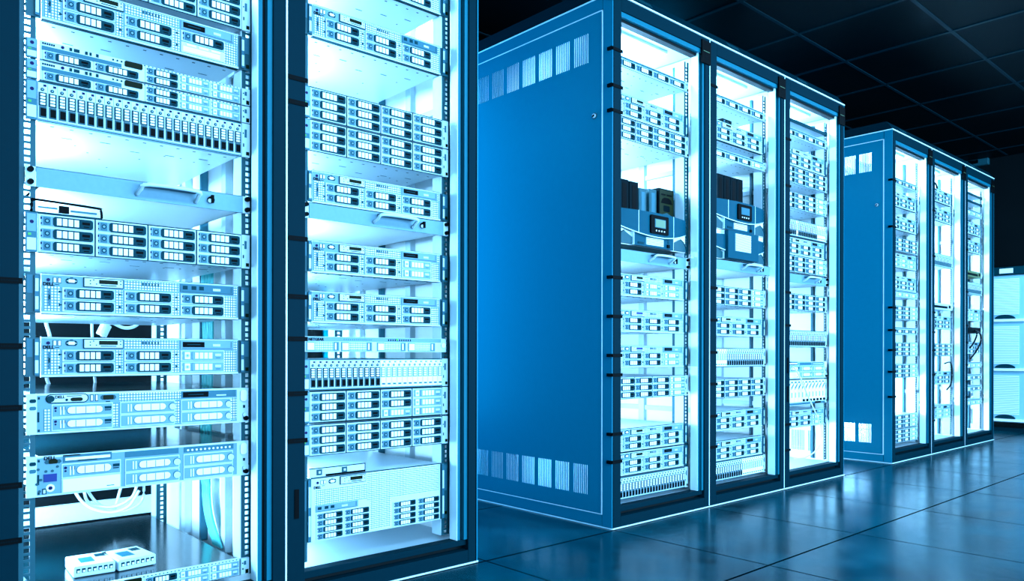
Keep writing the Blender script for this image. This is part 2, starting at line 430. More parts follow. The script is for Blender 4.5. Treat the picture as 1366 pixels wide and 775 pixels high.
# --------------------------------------------------------------- equipment
# every unit: origin at the centre of the bottom edge of its face, X across, Y into the cabinet, Z up
def drive(w, h, v):
    """horizontal drive carrier; v: D dark, L light blank, E empty white bay"""
    def mk():
        m = MB()
        if v == 'E':
            m.box(0, w, -0.001, 0.012, 0, h, 'face_light'); m.box(0.004, w - 0.012, -0.002, -0.001, 0.003, h * 0.62, 'window_white')
            for i in range(3): m.box(0.012 + i * w * 0.28, 0.012 + i * w * 0.28 + w * 0.22, -0.0026, -0.001, h * 0.70, h * 0.9, 'window_white')
            return m.mesh('drive_carrier'), None
        dk = v == 'D'
        body, win, knob = ('slate', 'window_white', 'face_blue') if dk else ('face_pale', 'window_white', 'window_white')
        m.box(0, w, -0.001, 0.012, 0, h, 'face_light')
        m.box(0.004, w * 0.985, -0.0014, -0.001, h * 0.06, h * 0.94, 'face_pale')
        m.box(w * 0.03, w * 0.055, -0.0022, -0.001, h * 0.62, h * 0.82, 'navy' if dk else 'face_pale')
        m.box(w * 0.035, w * 0.055, -0.0022, -0.001, h * 0.2, h * 0.34, 'navy' if dk else 'face_pale')
        m.box(w * 0.085, w * 0.205, -0.0030, -0.001, h * 0.16, h * 0.84, knob)
        m.disc(w * 0.145, h * 0.5, h * 0.20, -0.0034, -0.0030, 'slate' if dk else 'face_light', 10)
        m.disc(w * 0.145, h * 0.5, h * 0.11, -0.0037, -0.0034, 'face_pale', 8)
        m.octa(w * 0.25, w * 0.975, h * 0.07, h * 0.93, h * 0.16, -0.0030, -0.001, body)
        for i in range(4):
            x = w * (0.315 + 0.105 * i); m.box(x, x + w * 0.082, -0.0037, -0.0028, h * 0.20, h * 0.80, win)
        l = MB().box(w * 0.775, w * 0.915, -0.0042, -0.0028, h * 0.46, h * 0.68, 'black' if dk else 'face_light')
        l.box(w * 0.80, w * 0.90, -0.0036, -0.0028, h * 0.24, h * 0.32, 'black' if dk else 'face_blue')
        return m.mesh('drive_carrier'), l.mesh('release_latch')
    return cached(('hd', round(w, 4), round(h, 4), v), mk)
def vdrive(w, h, v):
    def mk():
        m = MB(); dk = v == 'D'
        m.box(0.0005, w - 0.0005, -0.001, 0.012, 0, h, 'face_light' if dk else 'window_white')
        m.box(w * 0.55, w * 0.85, -0.002, -0.001, h * 0.91, h * 0.97, 'navy' if dk else 'face_pale')
        m.disc(w * 0.45, h * 0.82, w * 0.2, -0.0026, -0.001, 'slate' if dk else 'face_pale', 8)
        m.disc(w * 0.45, h * 0.82, w * 0.1, -0.0030, -0.0026, 'face_pale', 6)
        m.box(w * 0.08, w * 0.90, -0.0022, -0.001, h * 0.36, h * 0.74, 'slate' if dk else 'face_pale')
        for i in range(4): m.box(w * 0.24, w * 0.74, -0.0030, -0.0022, h * (0.395 + 0.085 * i), h * (0.395 + 0.085 * i) + h * 0.056, 'window_white')
        m.box(w * 0.12, w * 0.90, -0.0020, -0.001, h * 0.04, h * 0.35, 'steel_blue' if dk else 'window_white')
        l = MB().box(w * 0.28, w * 0.82, -0.0034, -0.0018, h * 0.08, h * 0.30 if dk else h * 0.14, 'black' if dk else 'face_blue')
        return m.mesh('drive_carrier'), l.mesh('release_latch')
    return cached(('vd', round(w, 4), round(h, 4), v), mk)
def pdrive(w, h, v):
    """older carrier with a pill shaped white grille"""
    def mk():
        m = MB().box(0, w, -0.001, 0.012, 0, h, 'face_light')
        if v == 'E': m.box(0.002, w * 0.98, -0.0028, -0.001, h * 0.06, h * 0.94, 'window_white').box(w * 0.75, w * 0.88, -0.0032, -0.0028, h * 0.2, h * 0.26, 'face_blue')
        else:
            m.box(0.002, w * 0.985, -0.0018, -0.001, h * 0.07, h * 0.93, 'face_pale')
            m.pill(w * 0.235, w * 0.835, h * 0.20, h * 0.80, -0.0026, -0.001, 'face_blue'); m.pill(w * 0.245, w * 0.825, h * 0.25, h * 0.77, -0.0036, -0.001, 'window_white')
            for i in range(3): m.box(w * (0.375 + 0.165 * i), w * (0.385 + 0.165 * i), -0.0040, -0.0036, h * 0.26, h * 0.76, 'slate')
            if v == 'K': m.disc(w * 0.06, h * 0.72, h * 0.1, -0.003, -0.001, 'navy', 8).disc(w * 0.06, h * 0.5, h * 0.07, -0.003, -0.001, 'navy', 8)
            m.box(w * 0.13, w * 0.15, -0.0028, -0.001, h * 0.2, h * 0.8, 'window_white'); m.box(w * 0.18, w * 0.20, -0.0028, -0.001, h * 0.2, h * 0.8, 'window_white')
            if v == 'K': m.box(w * 0.15, w * 0.16, -0.0028, -0.001, h * 0.55, h * 0.8, 'slate').box(w * 0.20, w * 0.215, -0.0028, -0.001, h * 0.55, h * 0.8, 'slate')
        l = None
        if v == 'K': l = MB().box(w * 0.86, w * 0.975, -0.0030, -0.0016, h * 0.52, h * 0.72, 'slate').box(w * 0.86, w * 0.965, -0.0026, -0.0016, h * 0.38, h * 0.46, 'slate').mesh('release_latch')
        if v == 'P': l = MB().disc(w * 0.95, h * 0.5, h * 0.3, -0.0026, -0.0016, 'face_blue', 12).disc(w * 0.955, h * 0.46, h * 0.26, -0.0030, -0.0016, 'face_light', 12).mesh('release_latch')
        return m.mesh('drive_carrier'), l
    return cached(('pd', round(w, 4), round(h, 4), v), mk)
def put_drive(t, dm, x, z, sub):
    d = obj('drive_carrier', dm[0], t, (x, -0.0012, z))
    if sub and dm[1]: obj('release_latch', dm[1], d)
def chassis(w, h, dep, top='steel'):
    def mk():
        m = MB().box(-w / 2, w / 2, 0.012, dep, 0.0012, h - 0.0012, top)
        rnd = random.Random(int(w * 1000 + h * 10000))
        for i in range(11):                                                       # row of stamped dots along the underside and a few on the lid
            x = -w / 2 + w * (0.06 + 0.088 * i)
            m.disc(x, 0, 0.001, 0, 0.001, 'slate', 4) if False else m.box(x, x + 0.007, 0.035, 0.039, 0.0006, 0.0013, 'slate')
            if i % 2: m.box(x, x + 0.022, 0.10 + 0.02 * (i % 3), 0.104 + 0.02 * (i % 3), 0.0006, 0.0013, 'face_blue')
            y = rnd.uniform(0.1, dep - 0.1)
            m.box(x, x + 0.004, y, y + 0.004, 0.0006, 0.0013, 'slate')
        return m.mesh('chassis', 0.0)
    return cached(('ch', w, h, dep, top), mk)
def latch_ear(h, s):
    """blue latch block beside a drive server"""
    def mk():
        m = MB(); x0, x1 = (0.2185, 0.2465) if s > 0 else (-0.2465, -0.2185)
        m.box(x0, x1, 0.0, 0.0065, 0.001, h - 0.001, 'steel_blue')
        m.box(x0 + 0.004 * s if s > 0 else x1 - 0.012, (x0 + 0.012) if s > 0 else x1 - 0.004, -0.006, 0.0, 0.004, h - 0.004, 'face_blue')
        for z in (0.1, 0.55): m.box(x0 + 0.005, x0 + 0.011, -0.0068, -0.006, h * z, h * (z + 0.32), 'face_light') if s > 0 else m.box(x1 - 0.011, x1 - 0.005, -0.0068, -0.006, h * z, h * (z + 0.32), 'face_light')
        xm = x1 - 0.013 if s > 0 else x0 + 0.002
        m.box(xm, xm + 0.011, -0.0012, 0.0, h * 0.50, h * 0.96, 'face_blue')
        if s > 0: m.box(x1 - 0.010, x1 - 0.002, -0.002, 0, h * 0.08, h * 0.08 + 0.009, 'screen_green')
        return m.mesh('rack_ear')
    return cached(('le', round(h, 4), s), mk)
def flat_ear(h, s):
    def mk():
        m = MB(); x0, x1 = (0.2255, 0.2465) if s > 0 else (-0.2465, -0.2255)
        m.box(x0, x1, -0.002, 0.0065, 0.0005, h - 0.0005, 'face_light' if s > 0 else 'face_blue')
        if s > 0:
            m.box(x1 - 0.010, x1 - 0.002, -0.003, -0.002, h * 0.06, h * 0.06 + 0.009 if h > 0.06 else h * 0.3, 'screen_green')
            m.box(x0 + 0.007, x0 + 0.013, -0.0026, -0.002, h * 0.58, h * 0.82, 'face_blue'); m.disc(x0 + 0.004, h * 0.7, 0.002, -0.0026, -0.002, 'slate', 6); m.box(x0 + 0.003, x0 + 0.006, -0.0026, -0.002, h * 0.3, h * 0.4, 'slate')
        else:
            m.box(x0 + 0.002, x1 - 0.002, -0.003, -0.002, h * 0.52, h * 0.96, 'face_pale'); m.disc(x0 + 0.011, h * 0.76, 0.004, -0.0035, -0.003, 'navy', 8)
            m.box(x0 + 0.004, x0 + 0.010, -0.003, -0.002, h * 0.42, h * 0.48, 'led_green'); m.box(x0 + 0.002, x1 - 0.002, -0.003, -0.002, h * 0.06, h * 0.36, 'face_light')
        return m.mesh('rack_ear')
    return cached(('fe', round(h, 4), s), mk)
def lcd_mesh(w, h, screen):
    def mk():
        m = MB().box(0, w, -0.003, 0.0, 0, h, 'slate').box(0.0018, w - 0.0018, -0.004, -0.003, 0.0018, h - 0.0018, 'face_light')
        m.box(w * 0.38, w * 0.85, -0.005, -0.004, h * 0.40, h * 0.82, screen)
        m.box(w * 0.42, w * 0.82, -0.0045, -0.004, h * 0.2, h * 0.3, 'slate')
        for x, z in ((0.15, 0.62), (0.15, 0.3), (0.23, 0.72), (0.3, 0.3), (0.91, 0.72), (0.91, 0.4)): m.box(w * x, w * x + 0.0026, -0.0045, -0.004, h * z, h * z + 0.0026, 'slate')
        return m.mesh('display_panel')
    return cached(('lcd', round(w, 4), round(h, 4), screen), mk)
def ports_mesh():
    def mk():
        m = MB()
        m.disc(0, 0, 0.0036, -0.002, 0, 'navy', 12)
        for x in (0.0125, 0.0215):
            m.box(x - 0.0036, x + 0.0036, -0.001, 0, -0.006, 0.006, 'slate'); m.box(x - 0.0024, x + 0.0024, -0.0016, 0, -0.0048, 0.0048, 'window_white')
        m.octa(0.0335, 0.0565, -0.0058, 0.0058, 0.0030, -0.001, 0, 'slate'); m.octa(0.0385, 0.0515, -0.0036, 0.0036, 0.0015, -0.0018, 0, 'window_white')
        m.disc(0.0365, 0, 0.0012, -0.0018, 0, 'face_light', 6); m.disc(0.0535, 0, 0.0012, -0.0018, 0, 'face_light', 6)
        m.box(0.042, 0.048, -0.001, 0, 0.0068, 0.0082, 'slate'); m.box(0.013, 0.021, -0.001, 0, -0.0105, -0.0090, 'slate')
        return m.mesh('front_ports')
    return cached('ports', mk)
def optical_mesh(w, h, kind):
    def mk():
        m = MB().box(0, w, -0.0022, 0, 0, h, 'face_blue' if kind == 'marks' else 'face_pale').box(w * 0.03, w * 0.97, -0.0026, -0.0022, h * 0.06, h * 0.12, 'steel_blue')
        if 'marks' in kind:
            for x in (0.04, 0.2, 0.34): m.box(w * x, w * x + w * 0.085, -0.003, -0.0022, h * 0.36, h * 0.8, 'slate')
        else:
            m.box(w * 0.04, w * 0.44, -0.003, -0.0022, h * 0.24, h * 0.86, 'black'); m.box(w * 0.12, w * 0.36, -0.0033, -0.003, h * 0.5, h * 0.6, 'slate')
        m.box(w * 0.60, w * 0.74, -0.003, -0.0022, h * 0.35, h * 0.62, 'face_light'); m.box(w * 0.945, w * 0.955, -0.003, -0.0022, h * 0.2, h * 0.9, 'steel_blue')
        return m.mesh('optical_drive')
    return cached(('opt', round(w, 4), round(h, 4), kind), mk)
H2 = 0.0865
def build_k6(t, o):
    w, h = 0.434, H2; x0 = -w / 2; sub = o.get('sub', True)
    obj('chassis', chassis(0.434, h, o.get('dep', 0.62)), t)
    def face():
        m = MB().box(x0, -x0, 0, 0.012, 0, h, 'face_pale')
        m.box(x0, -x0, -0.0016, 0, 0, h * 0.05, 'face_light'); m.box(x0, -x0, -0.0012, 0, h * 0.975, h, 'face_light')
        m.box(x0, -x0, -0.001, 0.012, -0.0014, 0.0, 'slate'); m.box(x0, -x0, -0.001, 0.012, h, h + 0.0012, 'slate')
        for a in (0.085, 0.365, 0.655):
            for c in (0.2, 0.53): m.prism([(x0 + w * a - 0.004, h * c), (x0 + w * a + 0.003, h * c + 0.003), (x0 + w * a - 0.004, h * c + 0.006)], -0.0016, 0, 'slate')
        m.box(x0 + w * 0.03, x0 + w * 0.037, -0.002, 0, h * 0.2, h * 0.62, 'face_blue'); m.box(x0 + w * 0.03, x0 + w * 0.038, -0.0026, 0, h * 0.36, h * 0.48, 'slate')
        for i in range(6): m.box(x0 + w * (0.47 + 0.016 * i), x0 + w * (0.48 + 0.016 * i), -0.0012, 0, h * 0.83, h * 0.92, 'steel_blue')
        return m.mesh('faceplate')
    obj('faceplate', cached('k6f', face), t)
    for a, b, c, d in ((0.012, 0.083, 0.08, 0.70), (0.340, 0.374, 0.08, 0.68), (0.627, 0.665, 0.08, 0.68), (0.918, 0.988, 0.07, 0.66), (0.382, 0.66, 0.73, 0.95), (0.975, 0.992, 0.68, 0.95)):
        obj('vent_grille', cached(('k6g', a), lambda: MB().box(x0 + w * a, x0 + w * b, -0.0006, 0, h * c, h * d, 'vent_grid').mesh('vent_grille')), t)
    dr = o.get('drives', 'DDDDDD')
    for c in range(3):
        a = (0.092, 0.382, 0.673)[c]
        for r in range(2): put_drive(t, drive(w * 0.244, h * 0.29, dr[c * 2 + r]), x0 + w * a, h * (0.39 if r == 0 else 0.07), sub)
    obj('front_ports', ports_mesh(), t, (x0 + w * 0.03, 0, h * 0.855))
    obj('display_panel', lcd_mesh(w * 0.19, h * 0.25, o.get('lcd', 'screen_green')), t, (x0 + w * 0.187, 0, h * 0.72))
    obj('optical_drive', optical_mesh(w * 0.30, h * 0.24, o.get('opt', 'label')), t, (x0 + w * 0.672, 0, h * 0.715))
    if o.get('logo', True): obj('maker_logo', text_mesh('DELL', 0.0098, 'black'), t, (x0 + w * 0.006, -0.0014, h * 0.712))
    for s in (-1, 1): obj('rack_ear', latch_ear(h, s), t)
def build_k12(t, o):
    w, h = 0.449, H2; x0 = -w / 2
    obj('chassis', chassis(0.440, h, 0.55), t)
    def face():
        m = MB().box(x0, -x0, 0, 0.012, 0, h, 'face_light').box(x0, -x0, -0.0010, 0.001, h - 0.0022, h, 'slate').box(x0, -x0, -0.0010, 0.001, 0, 0.0018, 'slate')
        for i in range(1, 4): m.box(x0 + w * 0.25 * i - 0.0009, x0 + w * 0.25 * i + 0.0009, -0.003, 0, 0.001, h - 0.001, 'slate')
        return m.mesh('faceplate')
    obj('faceplate', cached('k12f', face), t)
    dr = o.get('drives', 'D' * 12)
    for c in range(4):
        for r in range(3): put_drive(t, drive(w * 0.25 - 0.004, h * 0.292, dr[c * 3 + r]), x0 + w * 0.25 * c + 0.002, h * (0.665 - 0.315 * r), o.get('sub', True))
    for s in (-1, 1): obj('rack_ear', flat_ear(h, s), t)
def build_k24(t, o):
    w, h = 0.449, H2; x0 = -w / 2
    obj('chassis', chassis(0.440, h, 0.5), t)
    obj('faceplate', cached('k24f', lambda: MB().box(x0, -x0, 0, 0.012, 0, h, 'face_pale').box(x0, -x0, -0.001, 0, h - 0.002, h, 'slate').box(x0, -x0, -0.001, 0, 0, 0.0015, 'slate').mesh('faceplate')), t)
    dr = o.get('drives', 'D' * 24)
    for i in range(24): put_drive(t, vdrive(w / 24, h * 0.90, dr[i]), x0 + w / 24 * i, h * 0.05, o.get('sub', True))
    for s in (-1, 1): obj('rack_ear', flat_ear(h, s), t)
def build_k1(t, o):
    """1U server: port strip and two drives on the left, six small drives on the right"""
    w, h = 0.443, 0.0425; x0 = -w / 2
    obj('chassis', chassis(0.436, h, o.get('dep', 0.6), o.get('lid', 'steel')), t)
    def face():
        m = MB().box(x0, -x0, 0, 0.012, 0, h, 'face_light').box(x0, -x0, -0.0008, 0, 0, 0.0016, 'slate')
        m.box(x0 + w * 0.01, x0 + w * 0.37, -0.0012, 0, h * 0.52, h * 0.74, 'face_blue')
        for i in range(26): m.box(x0 + w * (0.48 + 0.02 * i), x0 + w * (0.48 + 0.02 * i) + 0.003, -0.0012, 0, h * 0.93, h * 0.985, 'steel_blue')
        return m.mesh('faceplate')
    obj('faceplate', cached('k1f', face), t)
    def prt():
        m = MB(); z = h * 0.87
        for i in range(6): m.box(x0 + w * 0.012 + i * 0.0042, x0 + w * 0.012 + i * 0.0042 + 0.003, -0.0016, 0, z - 0.002, z + 0.002, 'slate')
        m.disc(x0 + w * 0.10, z, 0.0034, -0.002, 0, 'navy', 10)
        for a, b in ((0.13, 0.142), (0.15, 0.175), (0.2, 0.212), (0.22, 0.23), (0.25, 0.262)): m.box(x0 + w * a, x0 + w * b, -0.0018, 0, z - 0.0035, z + 0.0035, 'slate')
        for a in (0.33, 0.35, 0.37): m.disc(x0 + w * a, z, 0.0022, -0.0018, 0, 'slate', 6)
        return m.mesh('front_ports')
    obj('front_ports', cached('k1p', prt), t)
    obj('display_panel', cached('k1l', lambda: MB().octa(x0 + w * 0.385, x0 + w * 0.472, h * 0.66, h * 0.97, 0.002, -0.003, 0, 'screen_green').mesh('display_panel')), t, label='dark display')
    dr = o.get('drives', 'DDDDDDLL')
    for i in range(2): put_drive(t, drive(w * 0.215, h * 0.46, dr[i]), x0 + w * (0.015 + 0.225 * i), h * 0.05, o.get('sub', True))
    for c in range(3):
        for r in range(2): put_drive(t, drive(w * 0.168, h * 0.43, dr[2 + c * 2 + r]), x0 + w * (0.487 + 0.171 * c), h * (0.48 if r == 0 else 0.04), o.get('sub', True))
    for s in (-1, 1): obj('rack_ear', flat_ear(h, s), t)
def build_k1b(t, o):
    """1U server: marks on the left, one row of drives"""
    w, h = 0.443, 0.0425; x0 = -w / 2
    obj('chassis', chassis(0.436, h, 0.6), t)
    def face():
        m = MB().box(x0, -x0, 0, 0.012, 0, h, 'face_light').box(x0, -x0, -0.0008, 0, 0, 0.0016, 'slate').box(x0, -x0, -0.001, 0, h * 0.78, h * 0.95, 'face_blue')
        for i in range(12): m.box(x0 + w * (0.02 + 0.08 * i), x0 + w * (0.05 + 0.08 * i), -0.0016, 0, h * 0.80, h * 0.92, 'steel_blue')
        return m.mesh('faceplate')
    obj('faceplate', cached('k1bf', face), t)
    dr = o.get('drives', 'DDDD')
    for i in range(4): put_drive(t, drive(w * 0.238, h * 0.62, dr[i]), x0 + w * (0.008 + 0.247 * i), h * 0.1, o.get('sub', True))
    for s in (-1, 1): obj('rack_ear', flat_ear(h, s), t)
def build_kold(t, o):
    """older 2U server, pill grilles, face as wide as its ears; v 1 rounded badge, 2 blue screen"""
    w, h = 0.489, 0.088; x0 = -w / 2; v = o.get('v', 1)
    obj('chassis', chassis(0.436, h, 0.66, 'lid_dark'), t)
    def face():
        m = MB().box(x0, -x0, 0, 0.0065, 0, h, 'face_light').box(x0 + 0.02, -x0 - 0.03, -0.0006, 0, 0.004, h - 0.004, 'face_pale')
        for z in (0.6, 0.78): m.octa(x0 + 0.006, x0 + 0.018, h * z, h * z + 0.008, 0.002, -0.0015, 0, 'slate' if z > 0.7 else 'face_blue')
        m.box(x0 + 0.020, x0 + 0.024, -0.0014, 0, h * 0.3, h * 0.55, 'slate'); m.box(x0 + 0.021, x0 + 0.025, -0.0014, 0, h * 0.06, h * 0.12, 'slate'); m.box(x0 + 0.021, x0 + 0.025, -0.0014, 0, h * 0.86, h * 0.92, 'slate')
        m.octa(-x0 - 0.022, -x0 - 0.006, h * 0.62, h * 0.94, 0.004, -0.005, 0, 'window_white')
        m.disc(-x0 - 0.008, h * 0.12, 0.006, -0.008, 0, 'black', 12).disc(-x0 - 0.010, h * 0.22, 0.006, -0.006, 0, 'face_light', 12).box(-x0 - 0.014, -x0 - 0.009, -0.002, 0, h * 0.42, h * 0.5, 'slate')
        return m.mesh('faceplate')
    obj('faceplate', cached('koldf', face), t)
    if v == 1:
        for a, b, c, d in ((0.375, 0.655, 0.74, 0.95), (0.348, 0.372, 0.1, 0.7), (0.63, 0.652, 0.1, 0.7), (0.905, 0.935, 0.1, 0.72), (0.066, 0.092, 0.08, 0.62)): obj('vent_grille', MB().box(x0 + w * a, x0 + w * b, -0.0014, 0, h * c, h * d, 'vent_grid'), t)
        def badge():
            m = MB().pill(x0 + w * 0.072, x0 + w * 0.245, h * 0.75, h * 0.985, -0.002, 0, 'slate').pill(x0 + w * 0.077, x0 + w * 0.240, h * 0.775, h * 0.96, -0.003, 0, 'face_light')
            m.disc(x0 + w * 0.092, h * 0.865, 0.0075, -0.004, 0, 'slate', 14).pill(x0 + w * 0.17, x0 + w * 0.22, h * 0.79, h * 0.885, -0.004, 0, 'screen_green')
            m.disc(x0 + w * 0.155, h * 0.83, 0.003, -0.0036, 0, 'slate', 8).box(x0 + w * 0.155, x0 + w * 0.215, -0.0036, 0, h * 0.915, h * 0.935, 'slate')
            return m.mesh('badge')
        obj('badge', cached('koldb', badge), t, label='rounded badge with power button')
        obj('maker_logo', text_mesh('DELL', 0.0088, 'black'), t, (x0 + w * 0.108, -0.0040, h * 0.875))
        pm = MB()
        for a in (0.252, 0.272): pm.box(x0 + w * a, x0 + w * a + 0.006, -0.0016, 0, h * 0.77, h * 0.95, 'slate').box(x0 + w * a + 0.0012, x0 + w * a + 0.0048, -0.002, 0, h * 0.79, h * 0.93, 'window_white')
        pm.octa(x0 + w * 0.295, x0 + w * 0.36, h * 0.80, h * 0.92, 0.003, -0.0015, 0, 'steel_blue').octa(x0 + w * 0.305, x0 + w * 0.35, h * 0.80, h * 0.92, 0.002, -0.002, 0, 'screen_green')
        pm.box(x0 + w * 0.317, x0 + w * 0.335, -0.0014, 0, h * 0.74, h * 0.765, 'slate')
        obj('front_ports', cached('koldp', lambda: pm.mesh('front_ports')), t)
        for r in range(2):
            put_drive(t, pdrive(w * 0.25, h * 0.325, 'K'), x0 + w * 0.096, h * (0.40 - 0.335 * r), True)
            put_drive(t, pdrive(w * 0.248, h * 0.325, 'P'), x0 + w * 0.378, h * (0.40 - 0.335 * r), True)
            put_drive(t, pdrive(w * 0.248, h * 0.325, 'P'), x0 + w * 0.656, h * (0.40 - 0.335 * r), True)
        obj('optical_drive', cached('koldo', lambda: MB().box(x0 + w * 0.655, x0 + w * 0.932, -0.002, 0, h * 0.76, h * 0.955, 'face_blue').box(x0 + w * 0.665, x0 + w * 0.79, -0.003, 0, h * 0.785, h * 0.93, 'black').box(x0 + w * 0.69, x0 + w * 0.765, -0.0033, -0.003, h * 0.845, h * 0.865, 'slate').box(x0 + w * 0.83, x0 + w * 0.88, -0.003, 0, h * 0.80, h * 0.83, 'face_light').mesh('optical_drive')), t)
    else:
        pm = MB().octa(x0 + w * 0.070, x0 + w * 0.135, h * 0.80, h * 0.90, 0.003, -0.002, 0, 'steel_blue').octa(x0 + w * 0.085, x0 + w * 0.120, h * 0.80, h * 0.90, 0.002, -0.0026, 0, 'screen_green')
        for a, z in ((0.045, 0.68), (0.075, 0.62), (0.1, 0.62), (0.12, 0.72), (0.055, 0.42), (0.04, 0.32), (0.05, 0.14)): pm.disc(x0 + w * a, h * z, 0.003, -0.0018, 0, 'steel_blue', 8)
        pm.disc(x0 + w * 0.092, h * 0.20, 0.0085, -0.0016, 0, 'window_white', 14).disc(x0 + w * 0.092, h * 0.20, 0.0042, -0.0024, 0, 'navy', 10)
        pm.box(x0 + w * 0.06, x0 + w * 0.077, -0.0016, 0, h * 0.06, h * 0.2, 'slate').box(x0 + w * 0.064, x0 + w * 0.073, -0.002, 0, h * 0.08, h * 0.17, 'face_light')
        obj('front_ports', cached('kold2p', lambda: pm.mesh('front_ports')), t)
        obj('display_panel', cached('kold2d', lambda: MB().box(x0 + w * 0.066, x0 + w * 0.117, -0.003, 0, h * 0.36, h * 0.55, 'screen_blue').mesh('display_panel')), t, label='small deep blue display')
        obj('maker_logo', text_mesh('DELL', 0.0105, 'black'), t, (x0 + w * 0.066, -0.0016, h * 0.905))
        obj('optical_drive', cached('kold2o', lambda: MB().box(x0 + w * 0.142, x0 + w * 0.342, -0.002, 0, h * 0.80, h * 0.985, 'face_blue').box(x0 + w * 0.15, x0 + w * 0.335, -0.0028, 0, h * 0.85, h * 0.92, 'window_white').box(x0 + w * 0.20, x0 + w * 0.28, -0.0034, 0, h * 0.82, h * 0.85, 'slate').box(x0 + w * 0.142, x0 + w * 0.21, -0.0034, 0, h * 0.965, h * 0.99, 'black').mesh('optical_drive')), t)
        put_drive(t, pdrive(w * 0.245, h * 0.36, 'K'), x0 + w * 0.136, h * 0.41, True); put_drive(t, pdrive(w * 0.245, h * 0.36, 'E'), x0 + w * 0.136, h * 0.04, True)
        for r in range(2):
            put_drive(t, pdrive(w * 0.248, h * 0.345, 'P'), x0 + w * 0.400, h * (0.41 - 0.355 * r), True)
            put_drive(t, pdrive(w * 0.248, h * 0.345, 'P'), x0 + w * 0.668, h * (0.41 - 0.355 * r), True)
        bl = MB().box(x0 + w * 0.40, x0 + w * 0.645, -0.0016, 0, h * 0.80, h * 0.95, 'face_blue').box(x0 + w * 0.67, x0 + w * 0.92, -0.0016, 0, h * 0.80, h * 0.95, 'face_blue')
        for i in range(11): bl.disc(x0 + w * (0.69 + 0.021 * i), h * 0.86, 0.0026, -0.0022, 0, 'window_white', 8)
        obj('blank_panel', cached('kold2b', lambda: bl.mesh('blank_panel')), t)
def build_k4u(t, o):
    w, h = 0.439, 0.176; x0 = -w / 2
    obj('chassis', chassis(0.434, h, 0.62), t)
    obj('faceplate', MB().box(x0, -x0, 0, 0.012, 0, h, 'face_light').box(x0, -x0, -0.001, 0, h - 0.003, h, 'slate'), t)
    for a, b, c, d in ((0.03, 0.40, 0.56, 0.80), (0.402, 0.985, 0.52, 0.97), (0.425, 0.585, 0.04, 0.518)): obj('vent_grille', MB().box(x0 + w * a, x0 + w * b, -0.0008, 0, h * c, h * d, 'vent_fine'), t)
    obj('front_ports', ports_mesh(), t, (x0 + w * 0.045, 0, h * 0.915)); obj('display_panel', lcd_mesh(w * 0.19, h * 0.13, 'screen_green'), t, (x0 + w * 0.20, 0, h * 0.845))
    obj('maker_logo', text_mesh('DELL', 0.0098, 'black'), t, (x0 + w * 0.018, -0.0014, h * 0.825))
    obj('optical_drive', optical_mesh(w * 0.30, h * 0.10, 'pale marks'), t, (x0 + w * 0.032, 0, h * 0.455))
    for c, a in enumerate((0.036, 0.232, 0.603, 0.803)):
        for r in range(4): put_drive(t, drive(w * 0.185, h * 0.098, 'D'), x0 + w * a, h * (0.335 - 0.105 * r), True)
    for s in (-1, 1): obj('rack_ear', latch_ear(h, s), t)
def build_knas(t, o):
    w, h = 0.482, 0.042; x0 = -w / 2
    obj('chassis', chassis(0.436, h, 0.5), t)
    m = MB().box(x0, -x0, 0, 0.0065, 0, h, 'face_light').box(x0, -x0 - 0.02, -0.001, 0, h * 0.70, h * 0.98, 'face_pale')
    for i in range(11): m.box(x0 + w * (0.555 + 0.016 * i), x0 + w * (0.563 + 0.016 * i), -0.0018, 0, h * 0.76, h * 0.90, 'navy' if i % 2 else 'slate')
    for i in range(14): m.box(x0 + w * (0.25 + 0.014 * i), x0 + w * (0.256 + 0.014 * i), -0.0016, 0, h * 0.80, h * 0.86, 'face_blue')
    m.disc(-x0 - 0.012, h * 0.5, 0.008, -0.004, 0, 'window_white', 12)
    obj('faceplate', m, t)
    obj('status_light', MB().disc(0.058, h * 0.88, 0.0035, -0.003, 0, 'led_green', 10), t, label='glowing green status light')
    obj('maker_logo', text_mesh('NETGEAR', 0.0105, 'black'), t, (x0 + w * 0.026, -0.0018, h * 0.735))
    for i, a in enumerate((0.014, 0.235, 0.478, 0.703)):
        d = MB().box(0, w * 0.205, -0.003, 0, 0, h * 0.62, 'face_pale').box(0.002, w * 0.045, -0.004, 0, h * 0.08, h * 0.54, 'window_white').box(w * 0.05, w * 0.165, -0.0036, 0, h * 0.06, h * 0.58, 'vent_fine')
        do = obj('drive_tray', d, t, (x0 + w * a, 0, h * 0.05))
        obj('release_latch', MB().box(w * 0.172, w * 0.198, -0.0042, -0.003, h * 0.06, h * 0.58, 'face_blue').box(w * 0.175, w * 0.186, -0.0048, -0.0042, h * 0.1, h * 0.54, 'window_white'), do)
